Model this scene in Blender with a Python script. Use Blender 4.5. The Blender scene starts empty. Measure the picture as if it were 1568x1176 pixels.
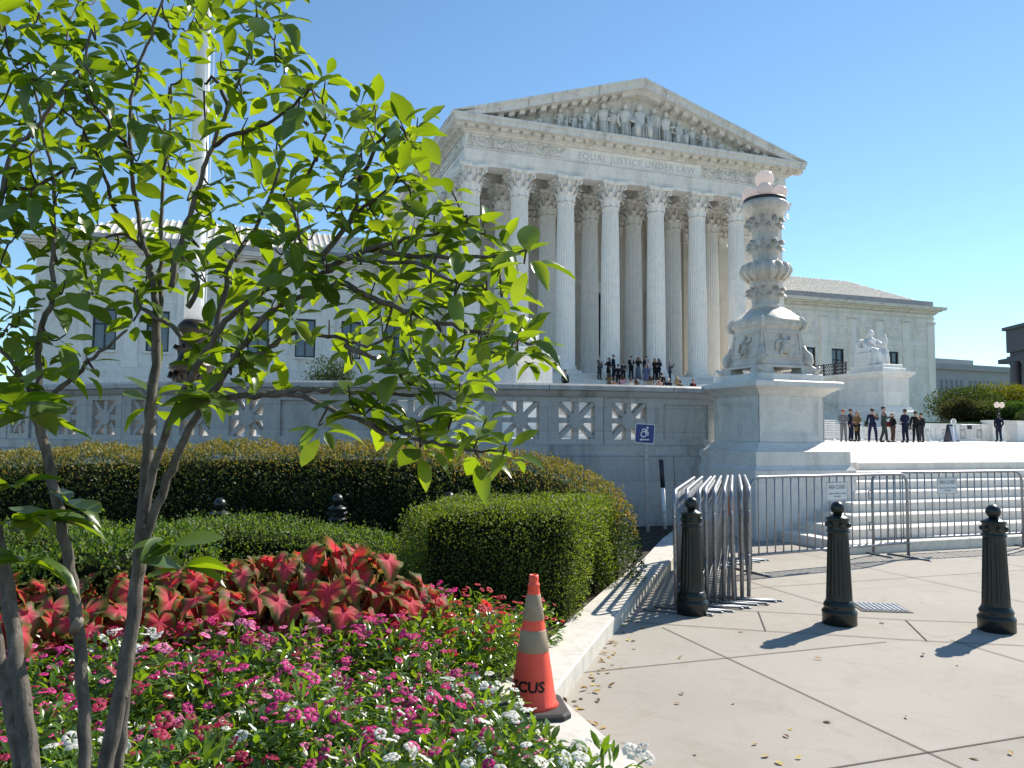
import bpy, bmesh, math, random
import numpy as np
from math import sin, cos, pi, radians as R
from mathutils import Vector, Matrix
# ------------------------------------------------------------------ camera, sky, sun, exposure
scene = bpy.context.scene
col = scene.collection
EYE = 1.57; PITCH = R(3.7); ROLL = R(0.5); FPX = 1180.0
cam_d = bpy.data.cameras.new('camera'); cam = bpy.data.objects.new('camera', cam_d); col.objects.link(cam)
cam_d.sensor_width = 36.0; cam_d.lens = FPX/1568*36.0; cam_d.clip_start = 0.05; cam_d.clip_end = 6000
cam.matrix_world = Matrix.Translation((0, 0, EYE)) @ (Matrix.Rotation(R(90)+PITCH, 4, 'X') @ Matrix.Rotation(ROLL, 4, 'Z'))
scene.camera = cam
SUN_AZ = R(49); SUN_EL = R(41)            # azimuth clockwise from +Y
world = bpy.data.worlds.new('World'); scene.world = world; world.use_nodes = True
nt = world.node_tree; bg = nt.nodes['Background']
sky = nt.nodes.new('ShaderNodeTexSky'); sky.sky_type = 'NISHITA'; sky.sun_disc = False
sky.sun_elevation = SUN_EL; sky.sun_rotation = SUN_AZ; sky.air_density = 1.0; sky.dust_density = 0.0; sky.ozone_density = 5.0
tint = nt.nodes.new('ShaderNodeMix'); tint.data_type = 'RGBA'; tint.blend_type = 'MULTIPLY'; tint.inputs[0].default_value = 1.0; tint.inputs[7].default_value = (.95, 1.015, .95, 1)   # a touch less violet
nt.links.new(sky.outputs[0], tint.inputs[6]); nt.links.new(tint.outputs[2], bg.inputs[0]); bg.inputs[1].default_value = 0.12
sd = bpy.data.lights.new('sun', 'SUN'); sd.energy = 5.0; sd.angle = R(0.5); sd.color = (1.0, 0.93, 0.82)
sun = bpy.data.objects.new('sun', sd); col.objects.link(sun)
sdir = Vector((sin(SUN_AZ)*cos(SUN_EL), cos(SUN_AZ)*cos(SUN_EL), sin(SUN_EL)))
sun.rotation_euler = sdir.to_track_quat('Z', 'Y').to_euler(); sun.location = sdir*50
vs = scene.view_settings; vs.view_transform = 'Standard'; vs.look = 'None'; vs.gamma = 1.0; vs.use_curve_mapping = False
vs.exposure = 0.6
scene.cycles.max_bounces = 8; scene.cycles.transparent_max_bounces = 8
rng = random.Random(7); nrng = np.random.default_rng(7)

# ------------------------------------------------------------------ helpers: where things stand
def cam_ray(x, y):
    q = cam.matrix_world.to_3x3()
    return q @ Vector((x-784.0, -(y-588.0), -FPX))
def at_depth(x, y, Y):
    d = cam_ray(x, y); return Vector((0, 0, EYE)) + d*(Y/d.y)
def at_height(x, y, z):
    d = cam_ray(x, y); return Vector((0, 0, EYE)) + d*((z-EYE)/d.z)
def to_px(p):
    q = cam.matrix_world.inverted() @ Vector(p)
    return 784 + FPX*q.x/-q.z, 588 - FPX*q.y/-q.z
ANG = R(19)                                # the court, its steps and the paving share this turn
UX = Vector((cos(ANG), sin(ANG), 0)); NX = Vector((-sin(ANG), cos(ANG), 0))
BO = Vector((-3.21, 57.0, 0))             # first column's axis
STEP_O = Vector((4.53, 10.42, 0))          # corner of the lowest plaza step
def bw(u, n, z=0.0): return BO + UX*u + NX*n + Vector((0, 0, z))
def w2b(p):
    d = Vector(p)-BO; return d.dot(UX), d.dot(NX)
def plaza_z(p):
    n = (Vector((p[0], p[1], 0))-STEP_O).dot(NX)
    return 1.12 + 0.0082*(n-2.9)

# ------------------------------------------------------------------ helpers: tagging, meshes
def tag(o, label=None, cat=None, group=None, kind=None):
    if label: o['label'] = label
    if cat: o['category'] = cat
    if group: o['group'] = group
    if kind: o['kind'] = kind
    return o
def empty(name, loc=(0, 0, 0), rz=0.0, label=None, cat=None, group=None):
    o = bpy.data.objects.new(name, None); col.objects.link(o); o.empty_display_size = 0.2
    o.location = loc; o.rotation_euler = (0, 0, rz)
    return tag(o, label, cat, group)
def link(name, me, parent=None, loc=None, rz=None):
    o = bpy.data.objects.new(name, me); col.objects.link(o)
    if parent: o.parent = parent
    if loc is not None: o.location = loc
    if rz is not None: o.rotation_euler = (0, 0, rz)
    return o
def dup(o, parent=None, loc=None, rz=None):
    c = o.copy(); col.objects.link(c)
    if parent: c.parent = parent
    if loc is not None: c.location = loc
    if rz is not None: c.rotation_euler = (0, 0, rz)
    for ch in o.children: dup(ch, c)
    return c
class MB:
    """collects faces, builds ONE mesh"""
    def __init__(s): s.v = []; s.f = []; s.m = []; s.sm = []; s.cur = 0; s.smooth = False
    def add(s, vs, fs):
        b = len(s.v); s.v += [tuple(p) for p in vs]
        for f in fs: s.f.append([i+b for i in f]); s.m.append(s.cur); s.sm.append(s.smooth)
        return s
    def box(s, x0, x1, y0, y1, z0, z1):
        return s.add([(x0,y0,z0),(x1,y0,z0),(x1,y1,z0),(x0,y1,z0),(x0,y0,z1),(x1,y0,z1),(x1,y1,z1),(x0,y1,z1)],
            [(0,3,2,1),(4,5,6,7),(0,1,5,4),(1,2,6,5),(2,3,7,6),(3,0,4,7)])
    def cbox(s, x0, x1, y0, y1, z0, z1, c=0.01):
        """box with chamfered vertical and top edges"""
        def ring(z, i): return [(x0+i+c,y0+i,z),(x1-i-c,y0+i,z),(x1-i,y0+i+c,z),(x1-i,y1-i-c,z),(x1-i-c,y1-i,z),(x0+i+c,y1-i,z),(x0+i,y1-i-c,z),(x0+i,y0+i+c,z)]
        vs = ring(z0, 0)+ring(z1-c, 0)+ring(z1, c)
        fs = [tuple(range(7,-1,-1)), tuple(range(16,24))]
        for k in (0, 8): fs += [(k+i, k+(i+1)%8, k+8+(i+1)%8, k+8+i) for i in range(8)]
        return s.add(vs, fs)
    def loft(s, rings, caps=True, closed=True):
        n = len(rings[0]); vs = [p for r in rings for p in r]; fs = []
        for k in range(len(rings)-1):
            for i in range(n if closed else n-1):
                fs.append((k*n+i, k*n+(i+1)%n, (k+1)*n+(i+1)%n, (k+1)*n+i))
        if caps and closed: fs += [tuple(range(n-1,-1,-1)), tuple((len(rings)-1)*n+i for i in range(n))]
        return s.add(vs, fs)
    def lathe(s, prof, n=16, c=(0, 0), flute=None):
        rings = []
        for r, z in prof: rings.append([(c[0]+r*cos(2*pi*i/n)*(1 if not flute else flute(i)), c[1]+r*sin(2*pi*i/n)*(1 if not flute else flute(i)), z) for i in range(n)])
        return s.loft(rings)
    def sqloft(s, prof, c=(0, 0)):
        """square rings: (half width, z)"""
        return s.loft([[(c[0]-h,c[1]-h,z),(c[0]+h,c[1]-h,z),(c[0]+h,c[1]+h,z),(c[0]-h,c[1]+h,z)] for h, z in prof])
    def tube(s, pts, r, n=8, cap=True):
        pts = [Vector(p) for p in pts]; m = len(pts)
        rs = r if isinstance(r, (list, tuple)) else [r]*m
        t0 = (pts[1]-pts[0]).normalized(); a = Vector((0,0,1)) if abs(t0.z) < .9 else Vector((1,0,0))
        u = t0.cross(a).normalized(); rings = []
        for i in range(m):
            t = (pts[min(i+1,m-1)]-pts[max(i-1,0)]).normalized()
            u = (u-t*u.dot(t)).normalized(); w = t.cross(u)
            rings.append([pts[i]+(u*cos(2*pi*k/n)+w*sin(2*pi*k/n))*rs[i] for k in range(n)])
        return s.loft(rings, caps=cap)
    def sphere(s, c, r, nu=14, nv=9, sq=(1,1,1)):
        rings = []
        for j in range(nv+1):
            t = pi*j/nv; t = min(max(t, .04), pi-.04)
            rings.append([(c[0]+r*sq[0]*sin(t)*cos(2*pi*i/nu), c[1]+r*sq[1]*sin(t)*sin(2*pi*i/nu), c[2]-r*sq[2]*cos(t)) for i in range(nu)])
        return s.loft(rings)
    def prism(s, poly, y0, y1):
        """polygon in x,z pushed along y"""
        n = len(poly)
        vs = [(x,y0,z) for x,z in poly]+[(x,y1,z) for x,z in poly]
        fs = [tuple(range(n)), tuple(range(2*n-1,n-1,-1))]+[(i, i+n, (i+1)%n+n, (i+1)%n) for i in range(n)]
        return s.add(vs, fs)
    def xf(s, M, k=0):
        for i in range(k, len(s.v)): s.v[i] = tuple(M @ Vector(s.v[i]))
        return s
    def mesh(s, name, mats, bevel=0.0):
        me = bpy.data.meshes.new(name); me.from_pydata(s.v, [], s.f)
        for m in (mats if isinstance(mats, (list, tuple)) else [mats]): me.materials.append(m)
        me.polygons.foreach_set('material_index', s.m); me.polygons.foreach_set('use_smooth', s.sm)
        me.update(); bm = bmesh.new(); bm.from_mesh(me); bmesh.ops.recalc_face_normals(bm, faces=bm.faces)
        if bevel > 0: bmesh.ops.bevel(bm, geom=[e for e in bm.edges if len(e.link_faces) == 2 and e.calc_face_angle(0) > .6], offset=bevel, segments=1, affect='EDGES', clamp_overlap=True)
        bm.to_mesh(me); bm.free(); return me
    def build(s, name, mats, parent=None, loc=None, rz=None, bevel=0.0):
        return link(name, s.mesh(name, mats, bevel), parent, loc, rz)
def path_frames(pts, closed=False):
    out = []
    for i, p in enumerate(pts):
        a = Vector(pts[max(i-1,0)]); b = Vector(pts[min(i+1,len(pts)-1)]); p = Vector(p)
        d0 = (p-a).normalized() if i > 0 else (b-p).normalized(); d1 = (b-p).normalized() if i < len(pts)-1 else d0
        n0 = Vector((-d0.y, d0.x)); n1 = Vector((-d1.y, d1.x)); m = (n0+n1).normalized(); k = 1/max(.4, m.dot(n0))
        out.append((p, m*k))
    return out
def sweep(mb, pts, prof):
    """closed profile (offset to the left of travel, z) along a flat path"""
    return mb.loft([[(p.x+m.x*o, p.y+m.y*o, z) for o, z in prof] for p, m in path_frames([Vector(q[:2]) for q in pts])])
def np_mesh(name, V, Fs, mats, mi=None, uv=None, smooth=False):
    """V (n,3); Fs list of (m,k) index arrays"""
    me = bpy.data.meshes.new(name); me.vertices.add(len(V)); me.vertices.foreach_set('co', np.asarray(V, np.float32).ravel())
    loops = np.concatenate([f.ravel() for f in Fs]); cnt = np.concatenate([np.full(len(f), f.shape[1]) for f in Fs])
    me.loops.add(len(loops)); me.loops.foreach_set('vertex_index', loops.astype(np.int32))
    me.polygons.add(len(cnt)); st = np.concatenate([[0], np.cumsum(cnt)[:-1]])
    me.polygons.foreach_set('loop_start', st.astype(np.int32))
    for m in (mats if isinstance(mats, (list, tuple)) else [mats]): me.materials.append(m)
    if mi is not None: me.polygons.foreach_set('material_index', np.asarray(mi, np.int32))
    if smooth: me.polygons.foreach_set('use_smooth', np.ones(len(cnt), bool))
    if uv is not None:
        l = me.uv_layers.new(name='uv'); l.data.foreach_set('uv', uv[loops].astype(np.float32).ravel())
    me.update(calc_edges=True); me.validate(); return me
def leaf_template(L=1.0, W=.4, rows=((0,.05),(.25,.8),(.55,1),(.8,.65),(1,.03)), fold=.15, droop=.2):
    """leaf along +x, up +z, midrib + two edges per row; returns verts, quads, uv"""
    V = []; UV = []
    for t, w in rows:
        z = -droop*L*t*t
        for sgn in (-1, 0, 1): V.append((t*L, sgn*w*W/2, z+abs(sgn)*w*W*fold)); UV.append((.5+.5*sgn*w, t))
    Q = []
    for k in range(len(rows)-1):
        for j in (0, 1): a = k*3+j; Q.append((a, a+1, a+4, a+3))
    return np.array(V), np.array(Q), np.array(UV)
def scatter(T, P, D, Nn, S):
    """instances of template T at P, pointing along D, face normal ~Nn, size S -> verts, quads, uv"""
    V, Q, UV = T
    D = D/np.linalg.norm(D, axis=1, keepdims=True)
    Y = np.cross(Nn, D); Y /= (np.linalg.norm(Y, axis=1, keepdims=True)+1e-9); Z = np.cross(D, Y)
    W = P[:,None,:] + S[:,None,None]*(V[None,:,0:1]*D[:,None,:]+V[None,:,1:2]*Y[:,None,:]+V[None,:,2:3]*Z[:,None,:])
    n = len(P); F = Q[None]+(np.arange(n)*len(V))[:,None,None]
    return W.reshape(-1,3), F.reshape(-1,4), np.tile(UV, (n,1))
def rnd_dirs(n):
    d = nrng.normal(size=(n,3)); return d/np.linalg.norm(d, axis=1, keepdims=True)

# ------------------------------------------------------------------ materials
def mat(name): 
    m = bpy.data.materials.new(name); m.use_nodes = True; return m, m.node_tree, m.node_tree.nodes['Principled BSDF']
def N_(nt, t, **kw):
    n = nt.nodes.new(t)
    for k, v in kw.items(): setattr(n, k, v)
    return n
def ramp(nt, src, stops):
    r = N_(nt, 'ShaderNodeValToRGB'); e = r.color_ramp.elements
    e[0].position, e[0].color = stops[0][0], (*stops[0][1], 1); e[1].position, e[1].color = stops[-1][0], (*stops[-1][1], 1)
    for p, c in stops[1:-1]: x = e.new(p); x.color = (*c, 1)
    nt.links.new(src, r.inputs[0]); return r.outputs[0]
def noise(nt, scale, detail=4, vec=None, rough=.55, dist=0.0):
    n = N_(nt, 'ShaderNodeTexNoise'); n.inputs['Scale'].default_value = scale; n.inputs['Detail'].default_value = detail
    n.inputs['Roughness'].default_value = rough; n.inputs['Distortion'].default_value = dist
    if vec: nt.links.new(vec, n.inputs['Vector'])
    return n.outputs['Fac']
def mix(nt, fac, a, b, mode='MIX'):
    m = N_(nt, 'ShaderNodeMix', data_type='RGBA', blend_type=mode)
    for s, v in ((m.inputs[0], fac), (m.inputs[6], a), (m.inputs[7], b)):
        if hasattr(v, 'links'): nt.links.new(v, s)
        elif isinstance(v, tuple): s.default_value = (*v, 1)
        else: s.default_value = v
    return m.outputs[2]
def bump(nt, h, bsdf, strength=.3, dist=.02):
    b = N_(nt, 'ShaderNodeBump'); b.inputs['Strength'].default_value = strength; b.inputs['Distance'].default_value = dist
    nt.links.new(h, b.inputs['Height']); nt.links.new(b.outputs[0], bsdf.inputs['Normal'])
def coords(nt, scale=(1,1,1)):
    c = N_(nt, 'ShaderNodeTexCoord'); mp = N_(nt, 'ShaderNodeMapping'); mp.inputs['Scale'].default_value = scale
    nt.links.new(c.outputs['Object'], mp.inputs[0]); return mp.outputs[0]
def simple(name, c, rough=.5, metal=0.0, var=.12, sc=6.0, bmp=0.0, spec=.5):
    m, t, b = mat(name); v = coords(t); f = noise(t, sc, 5, v)
    t.links.new(ramp(t, f, [(.3, tuple(x*(1-var) for x in c)), (.7, tuple(min(1, x*(1+var)) for x in c))]), b.inputs['Base Color'])
    b.inputs['Roughness'].default_value = rough; b.inputs['Metallic'].default_value = metal; b.inputs['Specular IOR Level'].default_value = spec
    if bmp: bump(t, noise(t, sc*6, 4, v), b, bmp, .01)
    return m
def marble(name, c=(.60,.585,.55), vein=(.40,.40,.41), scale=1.0, stain=.35, blocks=None, rough=.5):
    m, t, b = mat(name); v = coords(t)
    vs_ = coords(t, (1.2, 1.2, .22))
    f = noise(t, .9*scale, 8, v, .65, 1.6)
    base = ramp(t, f, [(.36, tuple(.5*a+.5*q for a, q in zip(c, vein))), (.46, c), (.53, tuple(min(1, x*1.05) for x in c)), (.57, tuple(.45*a+.55*q for a, q in zip(c, vein))), (.62, c), (.8, tuple(x*.9 for x in c))])
    st = ramp(t, noise(t, 1.7*scale, 6, vs_, .7), [(.5, (1,1,1)), (.78, (1-stain, 1-stain*1.05, 1-stain*1.15))])
    out = mix(t, 1.0, base, st, 'MULTIPLY')
    fine = ramp(t, noise(t, 22*scale, 3, v), [(.3, (.93,.93,.93)), (.7, (1,1,1))]); out = mix(t, 1.0, out, fine, 'MULTIPLY')
    if blocks:
        br = N_(t, 'ShaderNodeTexBrick'); br.inputs['Scale'].default_value = 1.0; br.inputs['Brick Width'].default_value = blocks[0]; br.inputs['Row Height'].default_value = blocks[1]
        br.inputs['Mortar Size'].default_value = blocks[2]; br.inputs['Color1'].default_value = (1,1,1,1); br.inputs['Color2'].default_value = (.89,.89,.90,1); br.inputs['Mortar'].default_value = (.60,.585,.57,1)
        sx = N_(t, 'ShaderNodeSeparateXYZ'); cx = N_(t, 'ShaderNodeCombineXYZ'); ad = N_(t, 'ShaderNodeMath', operation='ADD'); t.links.new(v, sx.inputs[0])
        t.links.new(sx.outputs[0], ad.inputs[0]); t.links.new(sx.outputs[1], ad.inputs[1]); t.links.new(ad.outputs[0], cx.inputs[0]); t.links.new(sx.outputs[2], cx.inputs[1]); t.links.new(cx.outputs[0], br.inputs['Vector'])
        out = mix(t, 1.0, out, br.outputs['Color'], 'MULTIPLY')
    t.links.new(out, b.inputs['Base Color']); b.inputs['Roughness'].default_value = rough; b.inputs['Specular IOR Level'].default_value = .35
    bump(t, noise(t, 9*scale, 5, v), b, .12, .02); return m
def leaf_mat(name, cols, trans=.45, tcol=None, rough=.4, spec=.5, vein=None, pale=None):
    """per-leaf colour by island, translucent; vein = paler midrib by uv"""
    m, t, b = mat(name); out = t.nodes['Material Output']; g = N_(t, 'ShaderNodeNewGeometry')
    k = len(cols); c = ramp(t, g.outputs['Random Per Island'], [(i/(k-1) if k > 1 else 0, q) for i, q in enumerate(cols)] if k > 1 else [(0, cols[0]), (1, cols[0])])
    tr = N_(t, 'ShaderNodeBsdfTranslucent'); tc = mix(t, 1.0, c, tcol or (1.6,1.5,.6), 'MULTIPLY')
    if vein:
        u = N_(t, 'ShaderNodeUVMap'); sx = N_(t, 'ShaderNodeSeparateXYZ'); t.links.new(u.outputs[0], sx.inputs[0])
        mr = N_(t, 'ShaderNodeMath', operation='SUBTRACT'); t.links.new(sx.outputs[0], mr.inputs[0]); mr.inputs[1].default_value = .5
        ab = N_(t, 'ShaderNodeMath', operation='ABSOLUTE'); t.links.new(mr.outputs[0], ab.inputs[0])
        f = ramp(t, ab.outputs[0], [(.0, (1,1,1)), (.05, (0,0,0))]); c = mix(t, f, c, vein)
    if pale: c = mix(t, g.outputs['Backfacing'], c, pale)
    t.links.new(c, b.inputs['Base Color']); t.links.new(tc, tr.inputs[0])
    b.inputs['Roughness'].default_value = rough; b.inputs['Specular IOR Level'].default_value = spec
    ms = N_(t, 'ShaderNodeMixShader'); ms.inputs[0].default_value = trans
    t.links.new(b.outputs[0], ms.inputs[1]); t.links.new(tr.outputs[0], ms.inputs[2]); t.links.new(ms.outputs[0], out.inputs[0]); return m
M = {}
M['marble'] = marble('court_marble', c=(.87,.83,.765), vein=(.74,.74,.73), blocks=(2.2,.95,.006), scale=.5)
M['marble_plain'] = marble('carved_marble', c=(.87,.83,.765), vein=(.74,.74,.73), scale=.45, stain=.25)
M['marble_column'] = marble('column_marble', c=(.85,.815,.755), vein=(.75,.74,.73), scale=.5, stain=.22)
M['marble_weathered'] = marble('weathered_marble', c=(.77,.735,.67), vein=(.6,.58,.55), scale=.7, stain=.45)
M['marble_shade_toned'] = marble('portico_shade_toned_marble', c=(.66,.61,.53), vein=(.6,.55,.48), scale=.5, stain=.35)  # court marble with the portico's shade put into its colour, darker and browner
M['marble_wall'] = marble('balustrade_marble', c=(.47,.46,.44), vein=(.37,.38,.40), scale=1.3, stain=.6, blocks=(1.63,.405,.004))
M['marble_pier'] = marble('pier_marble', c=(.72,.70,.655), vein=(.58,.57,.56), scale=1.6, stain=.25)
M['marble_step'] = marble('step_marble', c=(.74,.70,.63), vein=(.6,.57,.53), scale=1.6, stain=.3)
M['marble_statue'] = marble('statue_marble', c=(.78,.77,.75), vein=(.6,.6,.6), scale=1.2, stain=.25)
M['marble_lamp'] = marble('lamp_marble', c=(.64,.60,.53), vein=(.46,.43,.39), scale=2.6, stain=.45)
M['engrave'] = simple('engraved_letters', (.52,.52,.52), .7)
M['iron'] = simple('black_iron', (.02,.02,.024), .45)
M['glass'] = simple('dark_window_glass', (.10,.14,.18), .12, var=.3, sc=.6, spec=.8)
M['frame'] = simple('window_frame_paint', (.012,.016,.022), .4)
M['tile'] = simple('roof_tile', (.78,.73,.64), .75, var=.2, sc=3, bmp=.2)
M['lead'] = simple('grey_parapet_stone', (.27,.28,.29), .6, var=.2, sc=1.2)
M['bronze'] = simple('dark_bronze', (.035,.028,.022), .4, .6, var=.4)
M['bronze_door'] = simple('door_bronze', (.02,.017,.014), .5, .2)
M['white_paint'] = simple('white_paint', (.78,.78,.76), .35, var=.04)
# ------------------------------------------------------------------ ground, pavement, plaza, steps
WALL = [(3.55,13.42),(2.9,13.2),(2.2,13.0),(1.1,12.78),(0,12.63),(-1.2,12.53),(-2.4,12.5),(-3.6,12.58),(-4.8,12.8),(-5.9,13.12),(-7.0,13.55),(-8.2,14.1),(-9.5,14.85),(-11,15.9),(-12.5,17.2),(-14,18.8)]
KERB = [(3.3,13.15),(2.42,10.8),(1.86,9.05),(1.25,7.42),(.76,6.02),(.25,4.45),(.47,3.8),(1.12,2.0),(1.9,0.0),(2.6,-2.0)]   # outer foot
m, t, b = mat('earth'); v = coords(t)
t.links.new(ramp(t, noise(t, .15, 6, v), [(.3, (.10,.11,.06)), (.7, (.16,.15,.10))]), b.inputs['Base Color']); b.inputs['Roughness'].default_value = .95
MB().add([(-2500,-2500,-.35),(2500,-2500,-.35),(2500,2500,-.35),(-2500,2500,-.35)], [(0,1,2,3)]).build('ground', m)['kind'] = 'structure'
m, t, b = mat('pavement_concrete'); v = coords(t)
c = ramp(t, noise(t, .8, 6, v, .6), [(.3, (.345,.315,.27)), (.5, (.375,.345,.30)), (.75, (.405,.375,.33))])
sp = ramp(t, noise(t, 160, 2, v), [(.33, (.80,.79,.77)), (.45, (1,1,1)), (.62, (1,1,1)), (.72, (1.08,1.07,1.05))]); c = mix(t, 1, c, sp, 'MULTIPLY')
st = ramp(t, noise(t, 3.2, 5, v, .7, .6), [(.50, (1,1,1)), (.62, (.94,.93,.91)), (.75, (.83,.81,.77))]); c = mix(t, 1, c, st, 'MULTIPLY')
sb_ = N_(t, 'ShaderNodeTexBrick'); sb_.offset = 0; sb_.inputs['Scale'].default_value = 1; sb_.inputs['Brick Width'].default_value = 1.94; sb_.inputs['Row Height'].default_value = 1.70; sb_.inputs['Mortar Size'].default_value = .03; sb_.inputs['Mortar Smooth'].default_value = 1.0
sb_.inputs['Color1'].default_value = (1,1,1,1); sb_.inputs['Color2'].default_value = (.90,.90,.905,1); sb_.inputs['Mortar'].default_value = (.90,.885,.86,1)
# texture space starts where two of the modelled joints cross, turned with the paving
mq = N_(t, 'ShaderNodeMapping'); mq.vector_type = 'TEXTURE'; o_ = STEP_O + UX*-4.41 + NX*-3.62; mq.inputs['Location'].default_value = (o_.x, o_.y, 0); mq.inputs['Rotation'].default_value = (0,0,ANG); t.links.new(v, mq.inputs[0]); t.links.new(mq.outputs[0], sb_.inputs['Vector'])
c = mix(t, 1, c, sb_.outputs['Color'], 'MULTIPLY')
vo = N_(t, 'ShaderNodeTexVoronoi'); vo.inputs['Scale'].default_value = 2.3; t.links.new(v, vo.inputs['Vector'])
c = mix(t, 1, c, ramp(t, vo.outputs['Distance'], [(.0, (.62,.60,.57)), (.035, (.8,.79,.77)), (.05, (1,1,1))]), 'MULTIPLY')
t.links.new(c, b.inputs['Base Color']); b.inputs['Roughness'].default_value = .85; b.inputs['Specular IOR Level'].default_value = .25; bump(t, noise(t, 140, 3, v), b, .25, .004)
MB().add([(-14,-40,0),(60,-40,0),(60,34,0),(-14,34,0)], [(0,1,2,3)]).build('pavement', m)['kind'] = 'structure'
def joint(mb, p, q, w=.008, z=.004):
    p, q = Vector(p[:2]), Vector(q[:2]); d = (q-p).normalized(); n = Vector((-d.y, d.x))*w/2
    mb.add([(*(p-n),z),(*(q-n),z),(*(q+n),z),(*(p+n),z)], [(0,1,2,3)])
J = MB(); sp_ = lambda u, n: STEP_O + UX*u + NX*n
def w2s(x, y): d = Vector((x,y,0))-STEP_O; return d.dot(UX), d.dot(NX)
for u, n0, n1 in ((-4.41,-2.72,-12),(-2.45,-3.72,-12),(-.5,-4.62,-12),(1.45,-5.2,-12)): joint(J, sp_(u,n0), sp_(u,n1))
for n, u0, u1 in ((-3.62,-6.2,-2.98),(-5.32,-7,10),(-7.02,-7,10),(-8.72,-7,10),(-1.56,-2.9,9)): joint(J, sp_(u0,n), sp_(u1,n))
for u, n0, n1 in ((-2.5,-.1,-2.75),(-.57,-.1,-3.92),(1.36,-.1,-4.3),(3.3,-.1,-4.6),(-.57,3.0,-.1)): joint(J, sp_(u,n0), sp_(u,n1))
near = [(.2,6.85),(1.35,6.5),(2.06,6.32),(2.5,6.23),(3.22,6.06),(3.9,5.95),(5.5,5.75)]; far = [(.9,7.35),(2.05,7.05),(2.24,7.01),(2.77,6.9),(3.06,6.82),(3.39,6.74),(4.35,6.63),(6,6.45)]
for L_ in (near, far):
    for a, b_ in zip(L_, L_[1:]): joint(J, a, b_, .010, .005)
for a, b_ in (((2.06,6.32),(2.22,7.01)), ((3.22,6.06),(3.4,6.74)), ((4.4,5.88),(4.6,6.6))): joint(J, a, b_, .010, .005)
jm = simple('pavement_joint_filler', (.07,.062,.055), .9)
J.build('pavement_joints', jm)['kind'] = 'structure'
# planted bed, mulch
m, t, b = mat('mulch'); v = coords(t)
t.links.new(ramp(t, noise(t, 26, 6, v, .7), [(.3, (.018,.013,.010)), (.55, (.05,.036,.026)), (.75, (.11,.08,.055))]), b.inputs['Base Color']); b.inputs['Roughness'].default_value = .95
bump(t, noise(t, 40, 5, v), b, 1.0, .03)
kin = [(p.x-mm.x*-.0-0, p.y) for p, mm in path_frames([Vector(q) for q in KERB])]
inner = [(p+mm*-.25) for p, mm in path_frames([Vector(q) for q in KERB])]
bedp = [(p.x, p.y) for p in inner] + [(-12,-2),(-14,8)] + [(x, y+.15) for x, y in reversed(WALL[1:])]
B_ = MB(); B_.add([(x, y, .075 if x > -1.5 else .0+.075) for x, y in bedp], [tuple(range(len(bedp)))]); B_.build('planting_bed', m)['kind'] = 'structure'
nchip = 2600; P = np.zeros((0,3))
for (ax, ay, bx, by, w) in ((.42,5.6,2.3,11.6,.55), (.0,4.9,.5,6.2,.5)):
    tt = nrng.random(nchip//2); pp = np.stack([ax+(bx-ax)*tt-w*nrng.random(nchip//2)-.05, ay+(by-ay)*tt+.12*w*nrng.random(nchip//2), np.full(nchip//2,.085)+.015*nrng.random(nchip//2)], 1); P = np.concatenate([P, pp])
D = rnd_dirs(len(P)); D[:,2] *= .2; Nn = rnd_dirs(len(P)); Nn[:,2] = np.abs(Nn[:,2])+1
Vv, Fq, uv = scatter(leaf_template(1, .35, ((0,.5),(1,.6)), 0, 0), P, D, Nn, .02+.04*nrng.random(len(P)))
link('mulch_chips', np_mesh('mulch_chips', Vv, [Fq], [leaf_mat('mulch_chip', [(.06,.04,.028),(.14,.10,.07),(.22,.18,.13)], .0, rough=.9)]))['kind'] = 'stuff'
# kerb: pale stone slabs round the bed
km = marble('kerb_stone', c=(.60,.57,.51), vein=(.5,.48,.44), scale=2.5, stain=.35, rough=.75)
K = MB(); sweep(K, KERB, [(0,-.02),(0,.115),(-.012,.127),(-.31,.127),(-.322,.115),(-.322,-.02)])
kb = K.build('planter_kerb', km); tag(kb, 'pale stone kerb edging the flower bed along the pavement', 'kerb')
# plaza floor
pm, t, b = mat('plaza_paving'); v = coords(t)
br = N_(t, 'ShaderNodeTexBrick'); br.inputs['Scale'].default_value = 1; br.inputs['Brick Width'].default_value = 1.5; br.inputs['Row Height'].default_value = 1.5; br.offset = 0
br.inputs['Mortar Size'].default_value = .008; br.inputs['Color1'].default_value = (.76,.735,.69,1); br.inputs['Color2'].default_value = (.71,.69,.65,1); br.inputs['Mortar'].default_value = (.4,.38,.36,1)
mp = N_(t, 'ShaderNodeMapping'); mp.inputs['Rotation'].default_value = (0,0,-ANG); t.links.new(v, mp.inputs[0]); t.links.new(mp.outputs[0], br.inputs['Vector'])
t.links.new(br.outputs['Color'], b.inputs['Base Color']); b.inputs['Roughness'].default_value = .6
edge = [sp_(27, 2.58), sp_(1.15, 2.58), sp_(1.15, 3.3), sp_(-.2, 3.3)]
pz = [(q.x, q.y) for q in edge] + [(x, y+.12) for x, y in WALL] + [(-22,28),(-30,38),(-30,52)] + [(bw(75,-2).x, bw(75,-2).y), (sp_(42,20).x, sp_(42,20).y)]
PZ = MB(); PZ.add([(x, y, plaza_z((x,y))-.003) for x, y in pz]+[(x, y, -.3) for x, y in pz], [tuple(range(len(pz)))]+[(i, (i+1)%len(pz), (i+1)%len(pz)+len(pz), i+len(pz)) for i in range(len(pz))])
PZ.build('plaza', pm)['kind'] = 'structure'
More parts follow.
